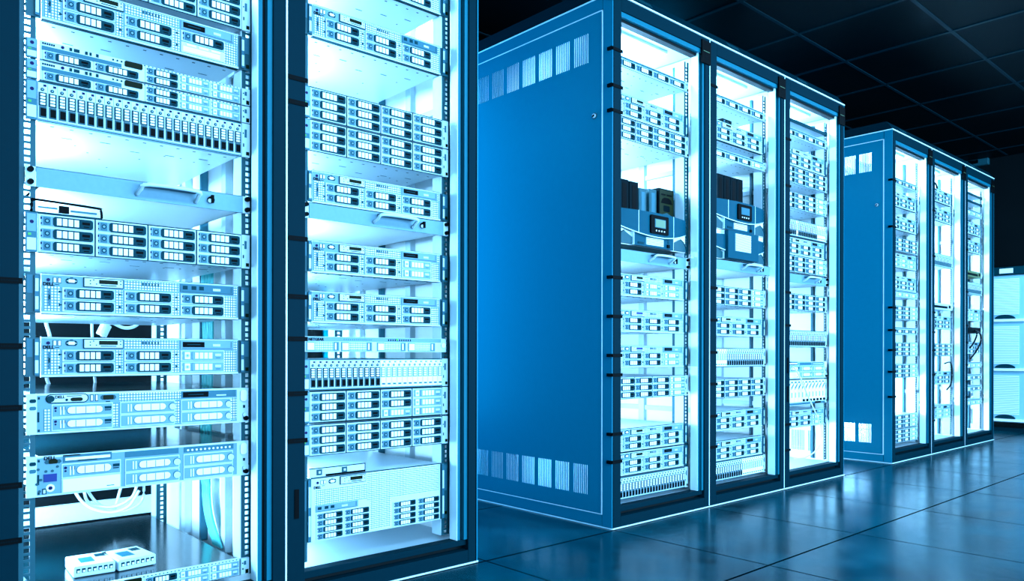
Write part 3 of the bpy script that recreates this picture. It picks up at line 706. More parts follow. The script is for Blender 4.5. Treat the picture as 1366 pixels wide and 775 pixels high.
def build_console(t, o):
    """sliding shelf with handle bar, key lock and thumb screws"""
    w, h = 0.455, o.get('h', 0.043); x0 = -w / 2; pull = o.get('pull', 0.0)
    obj('shelf_tray', MB().box(x0 + 0.006, -x0 - 0.006, 0.0 - pull, 0.60 - pull, 0.003, 0.007, 'inner_white').box(x0 + 0.006, x0 + 0.010, -pull, 0.6 - pull, 0.003, h * 0.9, 'inner_white').box(-x0 - 0.010, -x0 - 0.006, -pull, 0.6 - pull, 0.003, h * 0.9, 'inner_white'), t)
    obj('front_panel', MB().box(x0, -x0, -0.004 - pull, 0.0 - pull, 0, h, 'face_pale').box(x0, -x0, -0.004 - pull, 0.004 - pull, h - 0.0012, h, 'face_light'), t)
    hx0, hx1 = x0 + w * 0.47, x0 + w * 0.735
    hm = MB().tube(smooth_path([(hx0 - 0.012, -0.004 - pull, h * 0.25), (hx0 - 0.008, -0.024 - pull, h * 0.5), (hx0 + 0.006, -0.036 - pull, h * 0.74), (hx1 - 0.006, -0.036 - pull, h * 0.74), (hx1 + 0.002, -0.024 - pull, h * 0.5), (hx1 + 0.002, -0.004 - pull, h * 0.25)], 4), 0.0048, 'face_light')
    hm.box(hx0, hx1, -0.034 - pull, -0.006 - pull, h * 0.70, h * 0.86, 'face_blue')
    obj('handle', hm, t, label='pale bar handle')
    lx = x0 + w * 0.82
    obj('key_lock', MB().disc(lx, h * 0.5, 0.0085, -0.010 - pull, -0.004 - pull, 'black', 14).disc(lx - 0.004, h * 0.42, 0.005, -0.013 - pull, -0.010 - pull, 'face_light', 10).box(lx - 0.002, lx + 0.004, -0.018 - pull, -0.010 - pull, h * 0.3, h * 0.75, 'black'), t, label='round black key lock')
    for s in (-1, 1):
        e = obj('rack_ear', MB().box(s * 0.2285, s * 0.2465, -0.002, 0.0065, 0, h, 'face_light'), t)
        for z in (0.2, 0.82): obj('thumb_screw', MB().disc(s * 0.2385, h * z, 0.006, -0.012, -0.002, 'black', 12), e)
def arc_pts(w, n, ze, zc):
    return [(-w / 2 + w * i / n, zc + (ze - zc) * ((2 * i / n - 1) ** 2)) for i in range(n + 1)]
def build_ups(t, o):
    w, h = 0.462, o['h']; lcd = o.get('lcd', True); b = 'ups_blue'
    obj('chassis', MB().box(-0.217, 0.217, 0.012, 0.6, 0.002, h - 0.001, 'slate'), t)
    obj('faceplate', MB().box(-w / 2, w / 2, 0.004, 0.0065, 0, h, 'window_white'), t)
    def curve_y(x): return -0.030 + 0.030 * (2 * x / w) ** 2
    lo = arc_pts(w, 20, h * (0.56 if lcd else 0.48), h * (0.30 if lcd else 0.20)); top = h * (1.0 if lcd else 0.82)
    m = MB(); n = len(lo)
    vs = [(x, curve_y(x), z) for x, z in lo] + [(x, curve_y(x), top) for x, z in lo] + [(x, 0.004, z) for x, z in lo] + [(x, 0.004, top) for x, z in lo]
    fs = []
    for i in range(n - 1):
        fs += [(i, i + 1, n + i + 1, n + i), (2 * n + i, 3 * n + i, 3 * n + i + 1, 2 * n + i + 1), (i, 2 * n + i, 2 * n + i + 1, i + 1), (n + i, n + i + 1, 3 * n + i + 1, 3 * n + i)]
    fs += [(0, n, 3 * n, 2 * n), (n - 1, 3 * n - 1, 4 * n - 1, 2 * n - 1)]
    m.add(vs, fs, b)
    obj('front_band', m, t, label='curved blue front band')
    rim = MB().tube([(x, curve_y(x) + 0.002, z - 0.001) for x, z in lo], 0.0026, 'edge_halo_trim', 6)
    for x in (-w * 0.25, w * 0.245):
        zz = [z for q, z in lo if abs(q - x) < w * 0.03][0]
        rim.box(x - 0.001, x + 0.001, curve_y(x) - 0.0012, curve_y(x) + 0.004, zz, top, 'edge_halo_trim')
    obj('band_trim', rim, t, label='bright thin trim under the band')
    cx0, cx1 = -w * 0.29, w * 0.27
    cb = MB().box(cx0, cx1, -0.014, 0.004, 0, h * (0.5 if lcd else 0.97), b)
    for x in (cx0, cx1): cb.box(x - 0.001, x + 0.001, -0.0145, 0.004, 0, h * (0.45 if lcd else 0.97), 'edge_halo_trim')
    if not lcd: cb.box(cx0, cx1, -0.034, 0.004, 0.002, h * 0.96, b)
    obj('centre_block', cb, t)
    lv = MB()
    z0, z1, yv, k = (h * 0.05, h * 0.27, -0.0152, 5) if lcd else (h * 0.28, h * 0.88, -0.0352, 13)
    xv0, xv1 = (-w * 0.13, w * 0.12) if lcd else (-w * 0.17, w * 0.12)
    lv.box(xv0, xv1, yv, 0, z0, z1, 'face_pale')
    for i in range(k): lv.box(xv0 + 0.002, xv1 - 0.002, yv - 0.002, yv, z0 + (z1 - z0) * (i + 0.25) / k, z0 + (z1 - z0) * (i + 0.8) / k, 'window_white')
    obj('vent_louvre', lv, t, label='pale slatted vent')
    sw = MB().box(w * 0.17, w * 0.20, -0.020, -0.013, h * 0.04, h * 0.14, 'black').box(w * 0.18, w * 0.20, -0.016, -0.013, h * 0.18, h * 0.22, 'slate').box(w * 0.18, w * 0.20, -0.016, -0.013, h * 0.25, h * 0.28, 'slate').box(-w * 0.24, -w * 0.16, -0.016, -0.013, h * 0.05, h * 0.11, 'slate')
    if lcd: obj('power_switch', sw, t)
    for s in (-1, 1):
        c = MB(); pts = [(s * w * 0.29, h * 0.02), (s * w * 0.485, h * 0.02), (s * w * 0.475, h * 0.16), (s * w * 0.44, h * 0.30), (s * w * 0.40, h * 0.38), (s * w * 0.29, h * 0.22)]
        if s < 0: pts = pts[::-1]
        c.prism(pts, -0.006, 0.004, 'steel_blue'); q = [(s * w * 0.492, h * 0.02), (s * w * 0.482, h * 0.17), (s * w * 0.445, h * 0.31), (s * w * 0.40, h * 0.385)]
        c.tube([(x, -0.006, z) for x, z in q], 0.002, 'slate', 6)
        obj('side_recess', c, t)
    if lcd:
        d = obj('display_panel', MB().octa(-w * 0.115, w * 0.135, h * 0.38, h * 0.92, 0.004, -0.036, -0.02, 'black'), t, label='black display panel')
        obj('screen', MB().box(-w * 0.055, w * 0.082, -0.0375, -0.036, h * 0.58, h * 0.80, o.get('screen', 'screen_olive')).box(-w * 0.063, w * 0.09, -0.0368, -0.036, h * 0.565, h * 0.815, 'face_blue'), d)
        for i in range(4): obj('button', MB().disc(-w * 0.045 + i * w * 0.038, h * 0.47, 0.0032, -0.038, -0.036, 'window_white', 8), d)
def build_blade(t, o):
    """3U chassis of upright modules with slanted latches"""
    w, h = 0.449, 0.127; x0 = -w / 2
    obj('chassis', chassis(0.440, h, 0.6), t); obj('faceplate', MB().box(x0, -x0, 0, 0.012, 0, h, 'face_light').box(x0, -x0, -0.001, 0, 0, 0.01, 'face_blue').box(-x0 - 0.11, -x0 - 0.05, -0.003, 0, 0.001, 0.011, 'black'), t)
    bw = w / 12
    me = cached('blademod', lambda: MB().box(0.001, bw - 0.001, -0.003, 0, h * 0.12, h * 0.97, 'window_white').box(bw * 0.2, bw * 0.4, -0.004, 0, h * 0.3, h * 0.5, 'face_pale').prism([(bw * 0.15, h * 0.62), (bw * 0.75, h * 0.80), (bw * 0.85, h * 0.88), (bw * 0.2, h * 0.72)], -0.005, 0, 'face_blue').box(bw * 0.1, bw * 0.6, -0.004, 0, h * 0.88, h * 0.94, 'face_blue').mesh('blade_module'))
    kn = cached('bladek', lambda: MB().disc(bw * 0.5, h * 0.17, 0.007, -0.010, -0.003, 'black', 10).mesh('module_knob'))
    for i in range(12):
        b = obj('blade_module', me, t, (x0 + bw * i, 0, 0))
        if i >= 5: obj('module_knob', kn, b)
    for s in (-1, 1): obj('rack_ear', flat_ear(h, s), t)
def build_shelf(t, o):
    obj('shelf_plate', MB().box(-0.225, 0.225, 0.0, 0.5, 0.0, 0.004, 'steel').box(-0.225, 0.225, -0.002, 0.0, -0.004, 0.014, 'slate'), t)
    obj('side_gusset', MB().prism_x([(0.0, 0.0), (0.45, 0.0), (0.45, 0.045), (0.36, 0.045)], 0.221, 0.225, 'steel_blue'), t)
    for s in (-1, 1): obj('rack_ear', MB().box(s * 0.225, s * 0.2465, -0.002, 0.0065, -0.004, 0.018, 'slate'), t)
def build_switch(t, o):
    w, h = 0.449, 0.0425; x0 = -w / 2; c = o.get('c', 'switch_olive')
    p = MB().box(x0, -x0, 0.0, 0.3, 0, h, c)
    for i in range(20): p.box(x0 + 0.02 + i * 0.018, x0 + 0.034 + i * 0.018, -0.0015, 0, h * 0.22, h * 0.62, 'case_dark')
    p.box(-x0 - 0.05, -x0 - 0.01, -0.0015, 0, h * 0.3, h * 0.8, 'black')
    obj('chassis', p, t)
    for s in (-1, 1): obj('rack_ear', MB().box(s * 0.2245, s * 0.2465, -0.002, 0.006, 0, h, 'face_light').disc(s * 0.236, h * 0.5, 0.006, -0.006, -0.002, 'window_white', 12), t)
BUILD = dict(k6=build_k6, k12=build_k12, k24=build_k24, k1=build_k1, k1b=build_k1b, old=build_kold, k4u=build_k4u, nas=build_knas, console=build_console, ups=build_ups, blade=build_blade, shelf=build_shelf, switch=build_switch)
NAME = dict(k6='rack_server', k12='storage_server', k24='drive_array', k1='slim_server', k1b='slim_server', old='old_rack_server', k4u='large_rack_server', nas='network_storage_unit', console='console_drawer', ups='power_backup_unit', blade='blade_chassis', shelf='rack_shelf', switch='network_switch')
CATG = dict(k6='server', k12='server', k24='server', k1='server', k1b='server', old='server', k4u='server', nas='network storage', console='sliding shelf', ups='backup power unit', blade='server', shelf='shelf', switch='network switch')
GROUPS = dict(k6='six drive servers in the racks', k12='twelve drive storage servers', k24='upright drive arrays', k1='slim servers', k1b='slim servers', old='older servers with pill grilles', console='sliding shelves in the racks', ups='backup power units', shelf='plain rack shelves')
C1, C2 = 'leftmost cabinet', 'second cabinet from left'
C3, C4, C5 = 'first cabinet of middle block', 'centre cabinet of middle block', 'right cabinet of middle block'
C6, C7, C8 = 'first cabinet of far block', 'centre cabinet of far block', 'last cabinet of the row'
L12 = 'D' * 9 + 'L' * 3
UNITS = [
 # leftmost cabinet
 (0, 'k12', 1.4825, {}, 'twelve-drive server cut by the top edge, ' + C1),
 (0, 'k6', 1.381, dict(drives='DDDDDE', lcd='screen_green'), 'server with one white empty bay, near the top of ' + C1),
 (0, 'k1', 1.2915, dict(drives='DDDDLLLL'), 'upper of two stacked slim servers with dark displays, ' + C1),
 (0, 'k1', 1.2465, dict(drives='DDDDLLLL'), 'lower of two stacked slim servers, on the upright drive array of ' + C1),
 (0, 'k24', 1.1585, {}, 'array of twenty-four upright dark drives in ' + C1),
 (0, 'console', 1.0145, {}, 'pale sliding shelf with handle below the upright drives in ' + C1),
 (0, 'k12', 0.8725, {}, 'twelve-drive server under the sliding shelf in ' + C1),
 (0, 'k6', 0.741, dict(opt='marks'), 'six-dark-drive server with three square marks, middle of ' + C1),
 (0, 'k6', 0.603, dict(drives='DDDDLL'), 'server with two pale drives at right, mid-height in ' + C1),
 (0, 'old', 0.4785, dict(v=1), 'older server with rounded badge and pill grilles in ' + C1),
 (0, 'old', 0.3425, dict(v=2), 'older server with small deep blue display in ' + C1),
 (0, 'k1', 0.0875, dict(lid='lid_dark', dep=0.715, drives='DDDDLLLL'), 'slim server with long dark glossy lid at the bottom of ' + C1),
 # second cabinet
 (1, 'k6', 1.7105, {}, 'server cut by the top edge, upper right of ' + C2),
 (1, 'k6', 1.524, dict(opt='marks'), 'topmost fully seen six-drive server in ' + C2),
 (1, 'k12', 1.2975, {}, 'upper of two stacked twelve-drive servers high in ' + C2),
 (1, 'k12', 1.2085, {}, 'second twelve-drive server down, high in ' + C2),
 (1, 'k6', 1.069, {}, 'six-drive server resting just above the sliding shelf, ' + C2),
 (1, 'console', 1.024, {}, 'pale sliding shelf with handle in ' + C2),
 (1, 'k6', 0.8775, dict(drives='DDDDLL'), 'server with two pale drives below the sliding shelf, ' + C2),
 (1, 'k6', 0.7395, {}, 'six-dark-drive server just above the low network storage unit, ' + C2),
 (1, 'nas', 0.6595, {}, 'low network storage unit with glowing green light, ' + C2),
 (1, 'k24', 0.5535, dict(drives='D' * 12 + 'L' * 12), 'half dark, half pale upright drive array in ' + C2),
 (1, 'k12', 0.4645, dict(drives='DDDDDDDDLLLL'), 'twelve-bay server with pale drives at right, under upright array, ' + C2),
 (1, 'k12', 0.3735, {}, 'twelve-dark-drive server above the gap and big mesh server, ' + C2),
 (1, 'k4u', 0.138, {}, 'tall mesh-fronted server with sixteen small drives at the bottom of ' + C2),
 # first cabinet of the middle block
 (2, 'k1b', 1.773, {}, 'slim topmost server in the ' + C3),
 (2, 'k6', 1.5825, {}, 'six-drive server on top of the twelve-drive server, ' + C3),
 (2, 'k12', 1.494, {}, 'twelve-drive server above the black cases in the ' + C3),
 (2, 'ups', 1.085, dict(h=0.137), 'blue backup power unit with green display in the ' + C3),
 (2, 'console', 1.016, dict(h=0.048), 'sliding shelf under the power unit in the ' + C3),
 (2, 'k6', 0.882, dict(drives='DDLLLL'), 'server with four pale drives below the sliding shelf, ' + C3),
 (2, 'k6', 0.7415, dict(lcd='screen_blue'), 'six-dark-drive server between two part-pale ones, mid-height, ' + C3),
 (2, 'k6', 0.601, dict(drives='DDDDLL', lcd='screen_blue'), 'server with two pale drives and blue screen, ' + C3),
 (2, 'k12', 0.478, dict(drives=L12), 'twelve-bay server with pale right column in the ' + C3),
 (2, 'k6', 0.2735, {}, 'upper of two stacked six-drive servers low in the ' + C3),
 (2, 'k6', 0.1805, {}, 'lower of two stacked six-drive servers near the floor, ' + C3),
 (2, 'k24', 0.087, dict(drives='D' * 24), 'upright drive array at the bottom of the ' + C3),
 # centre cabinet of the middle block
 (3, 'k1b', 1.777, {}, 'slim topmost server in the ' + C4),
 (3, 'k6', 1.616, {}, 'six-drive server with a small dark box on it, ' + C4),
 (3, 'k1b', 1.536, dict(drives='DDDL'), 'slim server above the black cases in the ' + C4),
 (3, 'ups', 1.219, dict(h=0.131, screen='face_blue'), 'blue backup power unit with black display under the four black cases'),
 (3, 'ups', 1.085, dict(h=0.132, lcd=False), 'blue battery unit with large slatted vent and no display'),
 (3, 'console', 1.030, dict(pull=0.03), 'pulled-out sliding shelf under the battery unit, ' + C4),
 (3, 'k12', 0.875, dict(drives=L12), 'twelve-bay server right below the pulled-out shelf, ' + C4),
 (3, 'k6', 0.7375, {}, 'six-drive server between twelve-bay server and upright array, ' + C4),
 (3, 'k24', 0.5955, dict(drives='L' * 7 + 'D' * 17), 'upright drive array with pale left modules, middle of ' + C4),
 (3, 'k12', 0.4545, {}, 'twelve-drive server below the mid-height upright array, ' + C4),
 (3, 'k6', 0.309, {}, 'upper six-drive server low in the ' + C4),
 (3, 'k6', 0.1755, {}, 'lower six-drive server on the bottom array, ' + C4),
 (3, 'k24', 0.0845, dict(drives='D' * 14 + 'L' * 10), 'part-dark, part-pale upright array at the bottom of ' + C4),
 # right cabinet of the middle block
 (4, 'shelf', 1.835, {}, 'dark-edged thin shelf at the top of the ' + C5),
 (4, 'k1b', 1.760, {}, 'slim server under the top shelf in the ' + C5),
 (4, 'k6', 1.6135, {}, 'six-drive server stacked on a twelve-drive one, high in ' + C5),
 (4, 'k12', 1.524, {}, 'highest twelve-drive server in the ' + C5),
 (4, 'k12', 1.395, dict(drives=L12), 'twelve-bay server above the upright array, upper half of ' + C5),
 (4, 'k24', 1.2555, dict(drives='D' * 7 + 'L' + 'D' * 11 + 'L' * 5), 'upper upright drive array with pale right end, ' + C5),
 (4, 'k6', 1.1605, dict(drives='DDDDDD'), 'six-drive server just below the upper upright array, ' + C5),
 (4, 'k12', 1.072, dict(drives=L12), 'twelve-bay server on the sliding shelf, ' + C5),
 (4, 'console', 1.019, dict(h=0.045), 'sliding shelf in the ' + C5),
 (4, 'k12', 0.878, {}, 'twelve-drive server just below the sliding shelf, ' + C5),
 (4, 'k24', 0.6905, {}, 'lower upright drive array, standing free between gaps, ' + C5),
 (4, 'old', 0.5285, dict(v=2), 'older server with small blue display in the ' + C5),
 (4, 'blade', 0.395, {}, 'pale chassis of upright modules with slanted latches, ' + C5),
 (4, 'k6', 0.28, dict(drives='DDDDLL'), 'lowest server, behind the cable loop in the ' + C5),
 # far block
 (5, 'k1b', 1.713, {}, 'slim topmost server in the ' + C6),
 (5, 'k6', 1.577, {}, 'highest six-drive server in the ' + C6),
 (5, 'k6', 1.434, {}, 'second six-drive server from the top in the ' + C6),
 (5, 'k12', 1.300, {}, 'highest twelve-drive server in the ' + C6),
 (5, 'k6', 1.198, dict(drives='LLLLLL'), 'all-pale six-drive server, upper half of ' + C6),
 (5, 'k6', 1.0585, {}, 'six-drive server resting on a slim server, mid-height, ' + C6),
 (5, 'k1b', 1.0125, dict(drives='LLLL'), 'slim pale server at mid-height in the ' + C6),
 (5, 'k12', 0.873, dict(drives=L12), 'twelve-bay server just below mid-height in the ' + C6),
 (5, 'k1b', 0.782, {}, 'slim server between two twelve-bay servers, ' + C6),
 (5, 'k12', 0.6434, dict(drives=L12), 'twelve-bay server above another, lower half of ' + C6),
 (5, 'k12', 0.5065, dict(drives=L12), 'twelve-bay server above the big low gap in the ' + C6),
 (5, 'k12', 0.1884, dict(drives=L12), 'upper of the bottom two twelve-bay servers, ' + C6),
 (5, 'k12', 0.0985, dict(drives=L12), 'lowest twelve-bay server in the ' + C6),
 (6, 'k6', 1.70, {}, 'topmost server with a small dark hook on it, ' + C7),
 (6, 'k6', 1.571, {}, 'second server from the top in the ' + C7),
 (6, 'k24', 1.26, {}, 'upright drive array in the ' + C7),
 (6, 'switch', 0.965, dict(c='face_light'), 'pale network switch at mid-height in the ' + C7),
 (6, 'k6', 0.83, {}, 'server just below the pale switch in the ' + C7),
 (6, 'k12', 0.6427, {}, 'twelve-drive server in the ' + C7),
 (6, 'k6', 0.4485, dict(drives='LLDDDD'), 'second server from the bottom in the ' + C7),
 (6, 'k6', 0.216, dict(drives='LLLLLL'), 'lowest pale server in the ' + C7),
 (7, 'shelf', 1.842, {}, 'upper of two dark-edged shelves in the ' + C8),
 (7, 'shelf', 1.7865, {}, 'lower of two dark-edged shelves in the ' + C8),
 (7, 'k1b', 1.69, dict(drives='LLLL'), 'slim pale server under the two shelves, ' + C8),
 (7, 'k6', 1.55, {}, 'upper server in the upper half of the ' + C8),
 (7, 'k6', 1.415, {}, 'second server in the upper half of the ' + C8),
 (7, 'switch', 1.235, {}, 'olive green network switch in the ' + C8),
 (7, 'k24', 1.105, {}, 'upright drive array below the olive switch, ' + C8),
 (7, 'k6', 0.905, dict(drives='LLLLLL'), 'pale server just above the black switch, ' + C8),
 (7, 'switch', 0.815, dict(c='black'), 'black network switch with looped black cables, ' + C8),
 (7, 'k6', 0.66, dict(drives='LLDDDD'), 'server behind the black cable loop, ' + C8),
 (7, 'k1b', 0.555, dict(drives='LLLL'), 'highest of four slim pale servers low in the ' + C8),
 (7, 'k1b', 0.464, dict(drives='LLDD'), 'second of four slim pale servers low in the ' + C8),
 (7, 'k1b', 0.381, dict(drives='LLDD'), 'third of four slim pale servers low in the ' + C8),
 (7, 'k1b', 0.278, dict(drives='LLLL'), 'lowest of four slim pale servers in the ' + C8),
]
ORG = [B0, B0 + W, 0.0, W, 2 * W, 4 * W, 5 * W, 6 * W]
FY = 0.061
for ci, kind, z, o, lab in UNITS:
    o = dict(o)
    if ci >= 5: o['sub'] = False
    t = thing(NAME[kind], lab, CATG[kind], (ORG[ci] + 0.32, FY, z), GROUPS.get(kind))
    BUILD[kind](t, o)

# ----------------------------------------------------------- loose objects
# black cases and grey manuals on the power units
def upright(name, x, y, z, w, h, d, body, lab, cat, group):
    t = thing(name, lab, cat, (x, y, z), group)
    obj('case_body', MB().box(0, w, 0, d, 0, h, body).mesh('case_body', 0.0015), t)
    obj('spine_panel', MB().box(w * 0.28, w * 0.74, -0.001, 0.0, h * 0.12, h * 0.88, 'black' if body == 'case_dark' else 'face_blue'), t)
    return t
zt = 1.2225
for i, lab in enumerate(('leftmost of three black cases on the power unit, half hidden by the frame', 'middle of three black upright cases on the power unit', 'black upright case next to the grey manuals')):
    upright('black_case', 0.118 + i * 0.062, 0.115, zt, 0.057, 0.137 - 0.002 * i, 0.15, 'case_dark', lab, 'case', 'black upright cases')
for i, lab in enumerate(('left grey-blue manual standing on the power unit', 'right grey-blue manual, leaning by the picture box')):
    upright('manual', 0.315 + i * 0.068, 0.125, zt, 0.05, 0.118 + 0.006 * i, 0.14, 'book_grey', lab, 'book', 'grey manuals on the power unit')
t = thing('software_box', 'dark box with olive picture front, right of the manuals on the power unit', 'box', (0.440, 0.118, zt))
obj('box_body', MB().box(0, 0.104, 0, 0.11, 0, 0.135, 'case_dark').mesh('box_body', 0.001), t)
pic = MB().box(0.005, 0.099, -0.001, 0, 0.006, 0.129, 'olive').box(0.014, 0.044, -0.0016, 0, 0.106, 0.113, 'black').box(0.053, 0.088, -0.0016, 0, 0.106, 0.113, 'black')
pic.prism([(0.011, 0.072), (0.093, 0.072), (0.083, 0.090), (0.067, 0.098), (0.037, 0.098), (0.021, 0.090)], -0.0016, 0, 'black').octa(0.030, 0.074, 0.038, 0.064, 0.004, -0.0016, 0, 'case_dark').prism([(0.011, 0.008), (0.093, 0.008), (0.079, 0.026), (0.053, 0.034), (0.026, 0.026)], -0.0016, 0, 'book_grey')
obj('printed_front', pic, t, label='olive and black printed front')
for i, lab in enumerate(('leftmost of four black cases in the middle block', 'second from left of four black cases', 'third from left of four black cases', 'rightmost of four black cases, beside the open gap')):
    upright('black_case', W + 0.236 + i * 0.0555, 0.115, 1.3505, 0.051, 0.138, 0.15, 'case_dark', lab, 'case', 'four black upright cases')
t = tag(obj('small_dark_box', MB().box(0, 0.075, 0, 0.09, 0, 0.020, 'case_dark').box(0.008, 0.02, -0.001, 0, 0.006, 0.014, 'face_blue').box(0.03, 0.05, -0.001, 0, 0.006, 0.013, 'slate'), None, (W + 0.20, 0.066, 1.7028)), 'small flat dark box lying on a six-drive server in the centre cabinet', 'box')
# two pale drive caddies on the dark lid
for x, y, rz, lab in ((-1.742, 0.150, -0.06, 'left pale drive caddy on the dark lid at bottom left'), (-1.648, 0.140, 0.10, 'right pale drive caddy on the dark lid at bottom left')):
    t = thing('drive_caddy', lab, 'drive caddy', (x, y, 0.1302), 'loose drive caddies on the dark lid'); t.rotation_euler = (0, 0, rz)
    obj('caddy_body', MB().box(0, 0.088, 0, 0.115, 0, 0.026, 'face_light').mesh('caddy_body', 0.002), t)
    fm = MB()
    for i in range(7): fm.box(0.006 + i * 0.0115, 0.014 + i * 0.0115, -0.001, 0, 0.010, 0.020, 'slate').box(0.008 + i * 0.0115, 0.013 + i * 0.0115, -0.0015, 0, 0.011, 0.016, 'window_white')
    obj('front_grille', fm, t)
    obj('top_label', MB().box(0.02, 0.05, 0.03, 0.08, 0.026, 0.0264, 'face_blue').box(0.058, 0.08, 0.07, 0.1, 0.026, 0.0264, 'slate'), t)
# black cable arm on the twelve-drive server
m = MB().tube(smooth_path([(0.0, 0, 0.0), (0.002, 0, 0.022), (0.010, 0, 0.026), (0.126, 0, 0.022), (0.136, 0, 0.018), (0.138, 0, 0.0)], 4), 0.0028, 'black')
m.box(0.052, 0.072, -0.002, 0.004, 0.002, 0.018, 'black').box(0.012, 0.05, -0.001, 0.003, 0.009, 0.013, 'face_blue').box(0.075, 0.128, -0.001, 0.003, 0.007, 0.011, 'face_blue').box(0.0, 0.139, -0.001, 0.003, -0.0025, 0.0005, 'slate')
tag(obj('wire_frame', m, None, (-1.842, 0.066, 0.9618)), 'small black wire frame on the twelve-drive server in the leftmost cabinet', 'bracket')
# spare rail on the tall mesh server
m = MB().box(0, 0.175, 0, 0.05, 0, 0.024, 'face_light').box(-0.001, 0.176, -0.001, 0, 0.022, 0.0245, 'slate').box(0.174, 0.176, -0.001, 0, 0, 0.024, 'slate').box(0.05, 0.175, -0.003, 0, -0.0, 0.005, 'black')
for x in (0.022, 0.1): m.box(x, x + 0.016, -0.002, 0, 0.004, 0.02, 'steel_blue').box(x + 0.005, x + 0.011, -0.003, -0.002, 0.009, 0.015, 'face_light')
tag(obj('spare_rail', m, None, (-1.189, 0.066, 0.3148)), 'pale spare rail lying on the tall mesh-fronted server', 'rail')

# cables
def cable(pts, r, mt, lab, cat='cable', group=None, plug=None):
    t = obj('cable', MB().tube(smooth_path(pts), r, mt)); tag(t, lab, cat, group)
    if plug:
        a, b = Vector(plug[0]), Vector(plug[1]); q = MB().tube([a, a.lerp(b, 0.2), b.lerp(a, 0.2), b], plug[2], mt)
        obj('plug', q, t)
    return t
def Ps(Y, *p): return [at(x, y, Y) for x, y in p]
GW = 'white cables behind the servers'
cable(Ps(0.70, (64, 405), (61, 428), (66, 448), (70, 470), (62, 500), (66, 515)), 0.005, 'cable_white', 'thin white cable hanging at far left between the six-drive servers', group=GW)
cable(Ps(0.70, (122, 405), (123, 450), (126, 500), (128, 520)), 0.004, 'cable_white', 'straight white cable left of the white plug, leftmost cabinet', group=GW)
cable(Ps(0.72, (136, 450), (142, 436), (150, 432), (165, 438), (180, 436), (190, 425)), 0.005, 'cable_white', 'white cable with a thick plug, curving right behind the six-drive servers', group=GW, plug=(at(135, 448, 0.72), at(142, 434, 0.72), 0.016))
for i, (pp, lab) in enumerate((
    ([(97, 650), (108, 668), (125, 680), (150, 684), (172, 676), (186, 655)], 'lowest white cable loop under the older server with blue display'),
    ([(112, 650), (116, 668), (130, 676), (155, 676), (176, 664), (184, 645)], 'second white cable loop under the older server'),
    ([(114, 650), (128, 670), (148, 681), (170, 682), (190, 668), (192, 645)], 'white cable loop reaching furthest right under the older server'),
    ([(163, 645), (158, 664), (153, 684)], 'short slanting white cable crossing the loops'))):
    cable(Ps(0.60 + 0.02 * i, *pp), 0.0042, 'cable_white', lab, group=GW)
b = thing('cable_bundle', 'cyan bundle of upright cables against the right wall of the leftmost cabinet', 'cables', at_x(272, 665, -1.335))
pb = b.location.copy()
for i in range(6):
    dy = -0.03 + i * 0.012
    obj('strand', MB().tube(smooth_path([(0.012 - 0.004 * (i % 3), dy, 0.75), (0.012, dy * 1.1, 0.45), (0.008 - 0.003 * (i % 2), dy, 0.2), (0.01, dy * 0.8, -0.02), (0.012, dy - 0.08, -0.13)]), 0.0045, 'cable_cyan', 6), b)
cable([at(1058, 488, 0.045), at(1066, 500, 0.035), at(1079, 530, 0.03), at(1092, 560, 0.03), at(1097, 583, 0.03), at(1091, 598, 0.03), at(1076, 609, 0.03), at(1060, 611, 0.04)], 0.0035, 'cable_white', 'long white cable hanging in a loop in front of the right middle-block cabinet')
for i, (pp, lab) in enumerate((([(1294, 478), (1302, 468), (1308, 455), (1307, 444), (1300, 440)], 'longer black cable loop below the black switch'), ([(1294, 463), (1299, 456), (1303, 446), (1302, 441)], 'shorter black cable below the black switch'))):
    cable(Ps(0.044 - 0.016 * i, *pp), 0.006, 'cable_black', lab, group='black cables under the black switch')
m = MB().tube(smooth_path([(0, 0, 0), (0.02, 0, 0.03), (0.05, 0, 0.036), (0.09, 0, 0.03), (0.115, 0, 0.002)], 4), 0.006, 'black').tube([(0.05, 0, 0.0), (0.05, 0, 0.034)], 0.008, 'black')
tag(obj('dark_hook', m, None, (5 * W + 0.20, 0.075, 1.794)), 'small dark hook standing on the topmost server in the centre far cabinet', 'hook')
cable([at(1260, 484, 0.048), at(1268, 483, 0.045), at(1270, 498, 0.045), at(1268, 512, 0.045), at(1263, 519, 0.045)], 0.005, 'cable_black', 'thin dark cable curving beside the centre far cabinet servers')

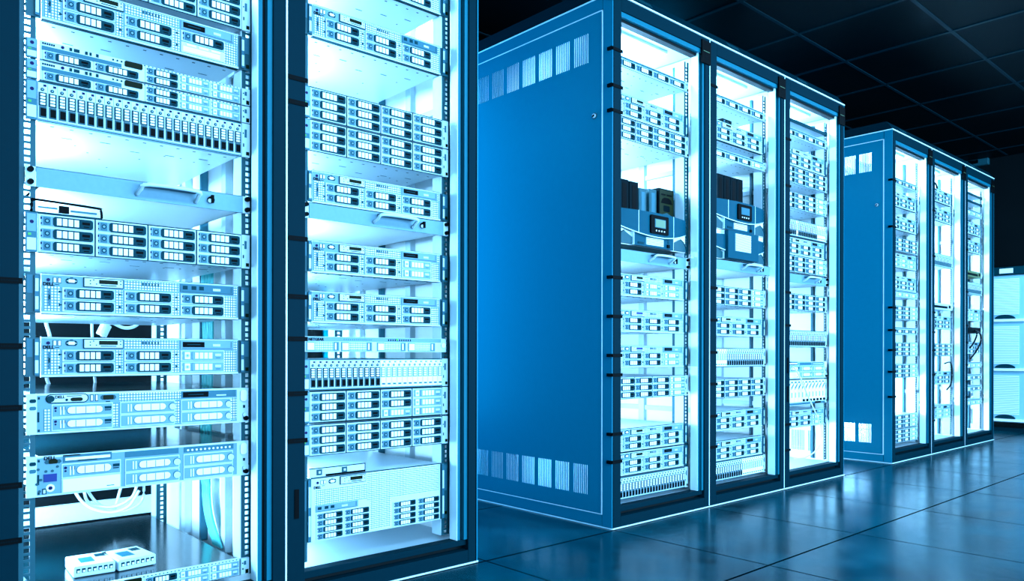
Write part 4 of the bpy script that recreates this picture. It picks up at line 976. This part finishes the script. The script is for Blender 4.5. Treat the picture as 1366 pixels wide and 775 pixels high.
# pale cooling cabinet at the far end
ux = 5.30
t = thing('cooling_cabinet', 'pale cooling cabinet with three louvred panels at the far right end', 'cooling unit', (ux, -0.06, 0))
y0, y1 = -0.56, 0.42                       # local Y range
obj('cabinet_body', MB().box(0.012, 0.42, y0, y1, 0.075, 1.36, 'unit_pale').mesh('cabinet_body', 0.004), t)
obj('base', MB().box(-0.01, 0.42, y0, y1, 0.0, 0.03, 'frame_navy').box(0.02, 0.40, y0 + 0.01, y1 - 0.01, 0.03, 0.075, 'frame_black'), t, label='dark base')
obj('top_header', MB().box(-0.02, 0.03, 0.02, y1, 1.33, 1.40, 'slate').mesh('top_header', 0.006), t)
obj('display_label', MB().box(-0.024, -0.02, 0.14, 0.24, 1.345, 1.385, 'window_white'), t)
for i, (za, zb) in enumerate(((0.085, 0.50), (0.515, 0.92), (0.935, 1.325))):
    p = MB().box(0.0, 0.011, y0 + 0.005, y1 - 0.005, za, zb, 'unit_pale').box(-0.02, 0.0, 0.05, y1 - 0.01, za, za + 0.022, 'window_white')
    n = 22
    for k in range(n): p.box(-0.004, 0.0, 0.10, y1 - 0.03, za + 0.06 + (zb - za - 0.08) * k / n, za + 0.06 + (zb - za - 0.08) * (k + 0.55) / n, 'window_white')
    d = obj('louvred_panel', p, t)
    pts = [(0.20 + 0.075 * math.cos(a), za + 0.024 + 0.034 * math.sin(a)) for a in [math.pi * j / 10 for j in range(11)]]
    obj('pull_handle', MB().prism_x(pts, -0.024, 0.0, 'slate'), d, label='dark half-round handle')
# small box high on the far wall
a = at_x(1299, 216, 5.72)
t = thing('wall_sensor', 'small pale box with a dark spot high on the far wall', 'sensor', (5.748, a.y, a.z))
obj('housing', MB().box(-0.05, 0, -0.12, 0.12, -0.035, 0.035, 'steel_blue').mesh('housing', 0.004), t); obj('lens', MB().box(-0.056, -0.05, -0.04, 0.04, -0.016, 0.016, 'black'), t)

# ------------------------------------------------------------------ lights
KEY = (0.25, 0.61, 1.0)
area('added_key_light', (1.2, -2.0, 2.40), (R(38), 0, 0), 7.5, 0.35, 380, KEY)  # added key light for the cabinet fronts, no fixture there
area('added_front_fill', (1.4, -3.9, 0.95), (R(90), 0, 0), 8.5, 1.5, 820, KEY)  # added low fill behind the camera; no lit row stands there
for x in (-0.32, 2.24): area('cross_aisle_lamp', (x - 0.14, 1.42, 1.2), (R(90), 0, R(180)), 0.35, 1.8, 40 if x < 0 else 26, (0.0, 0.42, 1.0))
sp = bpy.data.lights.new('added_unit_spot', 'SPOT'); sp.energy = 420; sp.color = KEY; sp.spot_size = R(38); sp.spot_blend = 0.4; sp.shadow_soft_size = 0.1  # added spot, only to brighten the cooling cabinet
so = bpy.data.objects.new('added_unit_spot', sp); col.objects.link(so); so.location = (4.0, -1.7, 2.38)
so.rotation_euler = (Vector((5.35, 0.0, 0.6)) - so.location).to_track_quat('-Z', 'Y').to_euler()

w = bpy.data.worlds.new('world'); bpy.context.scene.world = w; w.use_nodes = True
w.node_tree.nodes['Background'].inputs[0].default_value = (0.0, 0.35, 0.8, 1); w.node_tree.nodes['Background'].inputs[1].default_value = 0.025
vs = bpy.context.scene.view_settings
vs.view_transform = 'Standard'; vs.look = 'None'; vs.exposure = 0; vs.gamma = 1; vs.use_curve_mapping = False
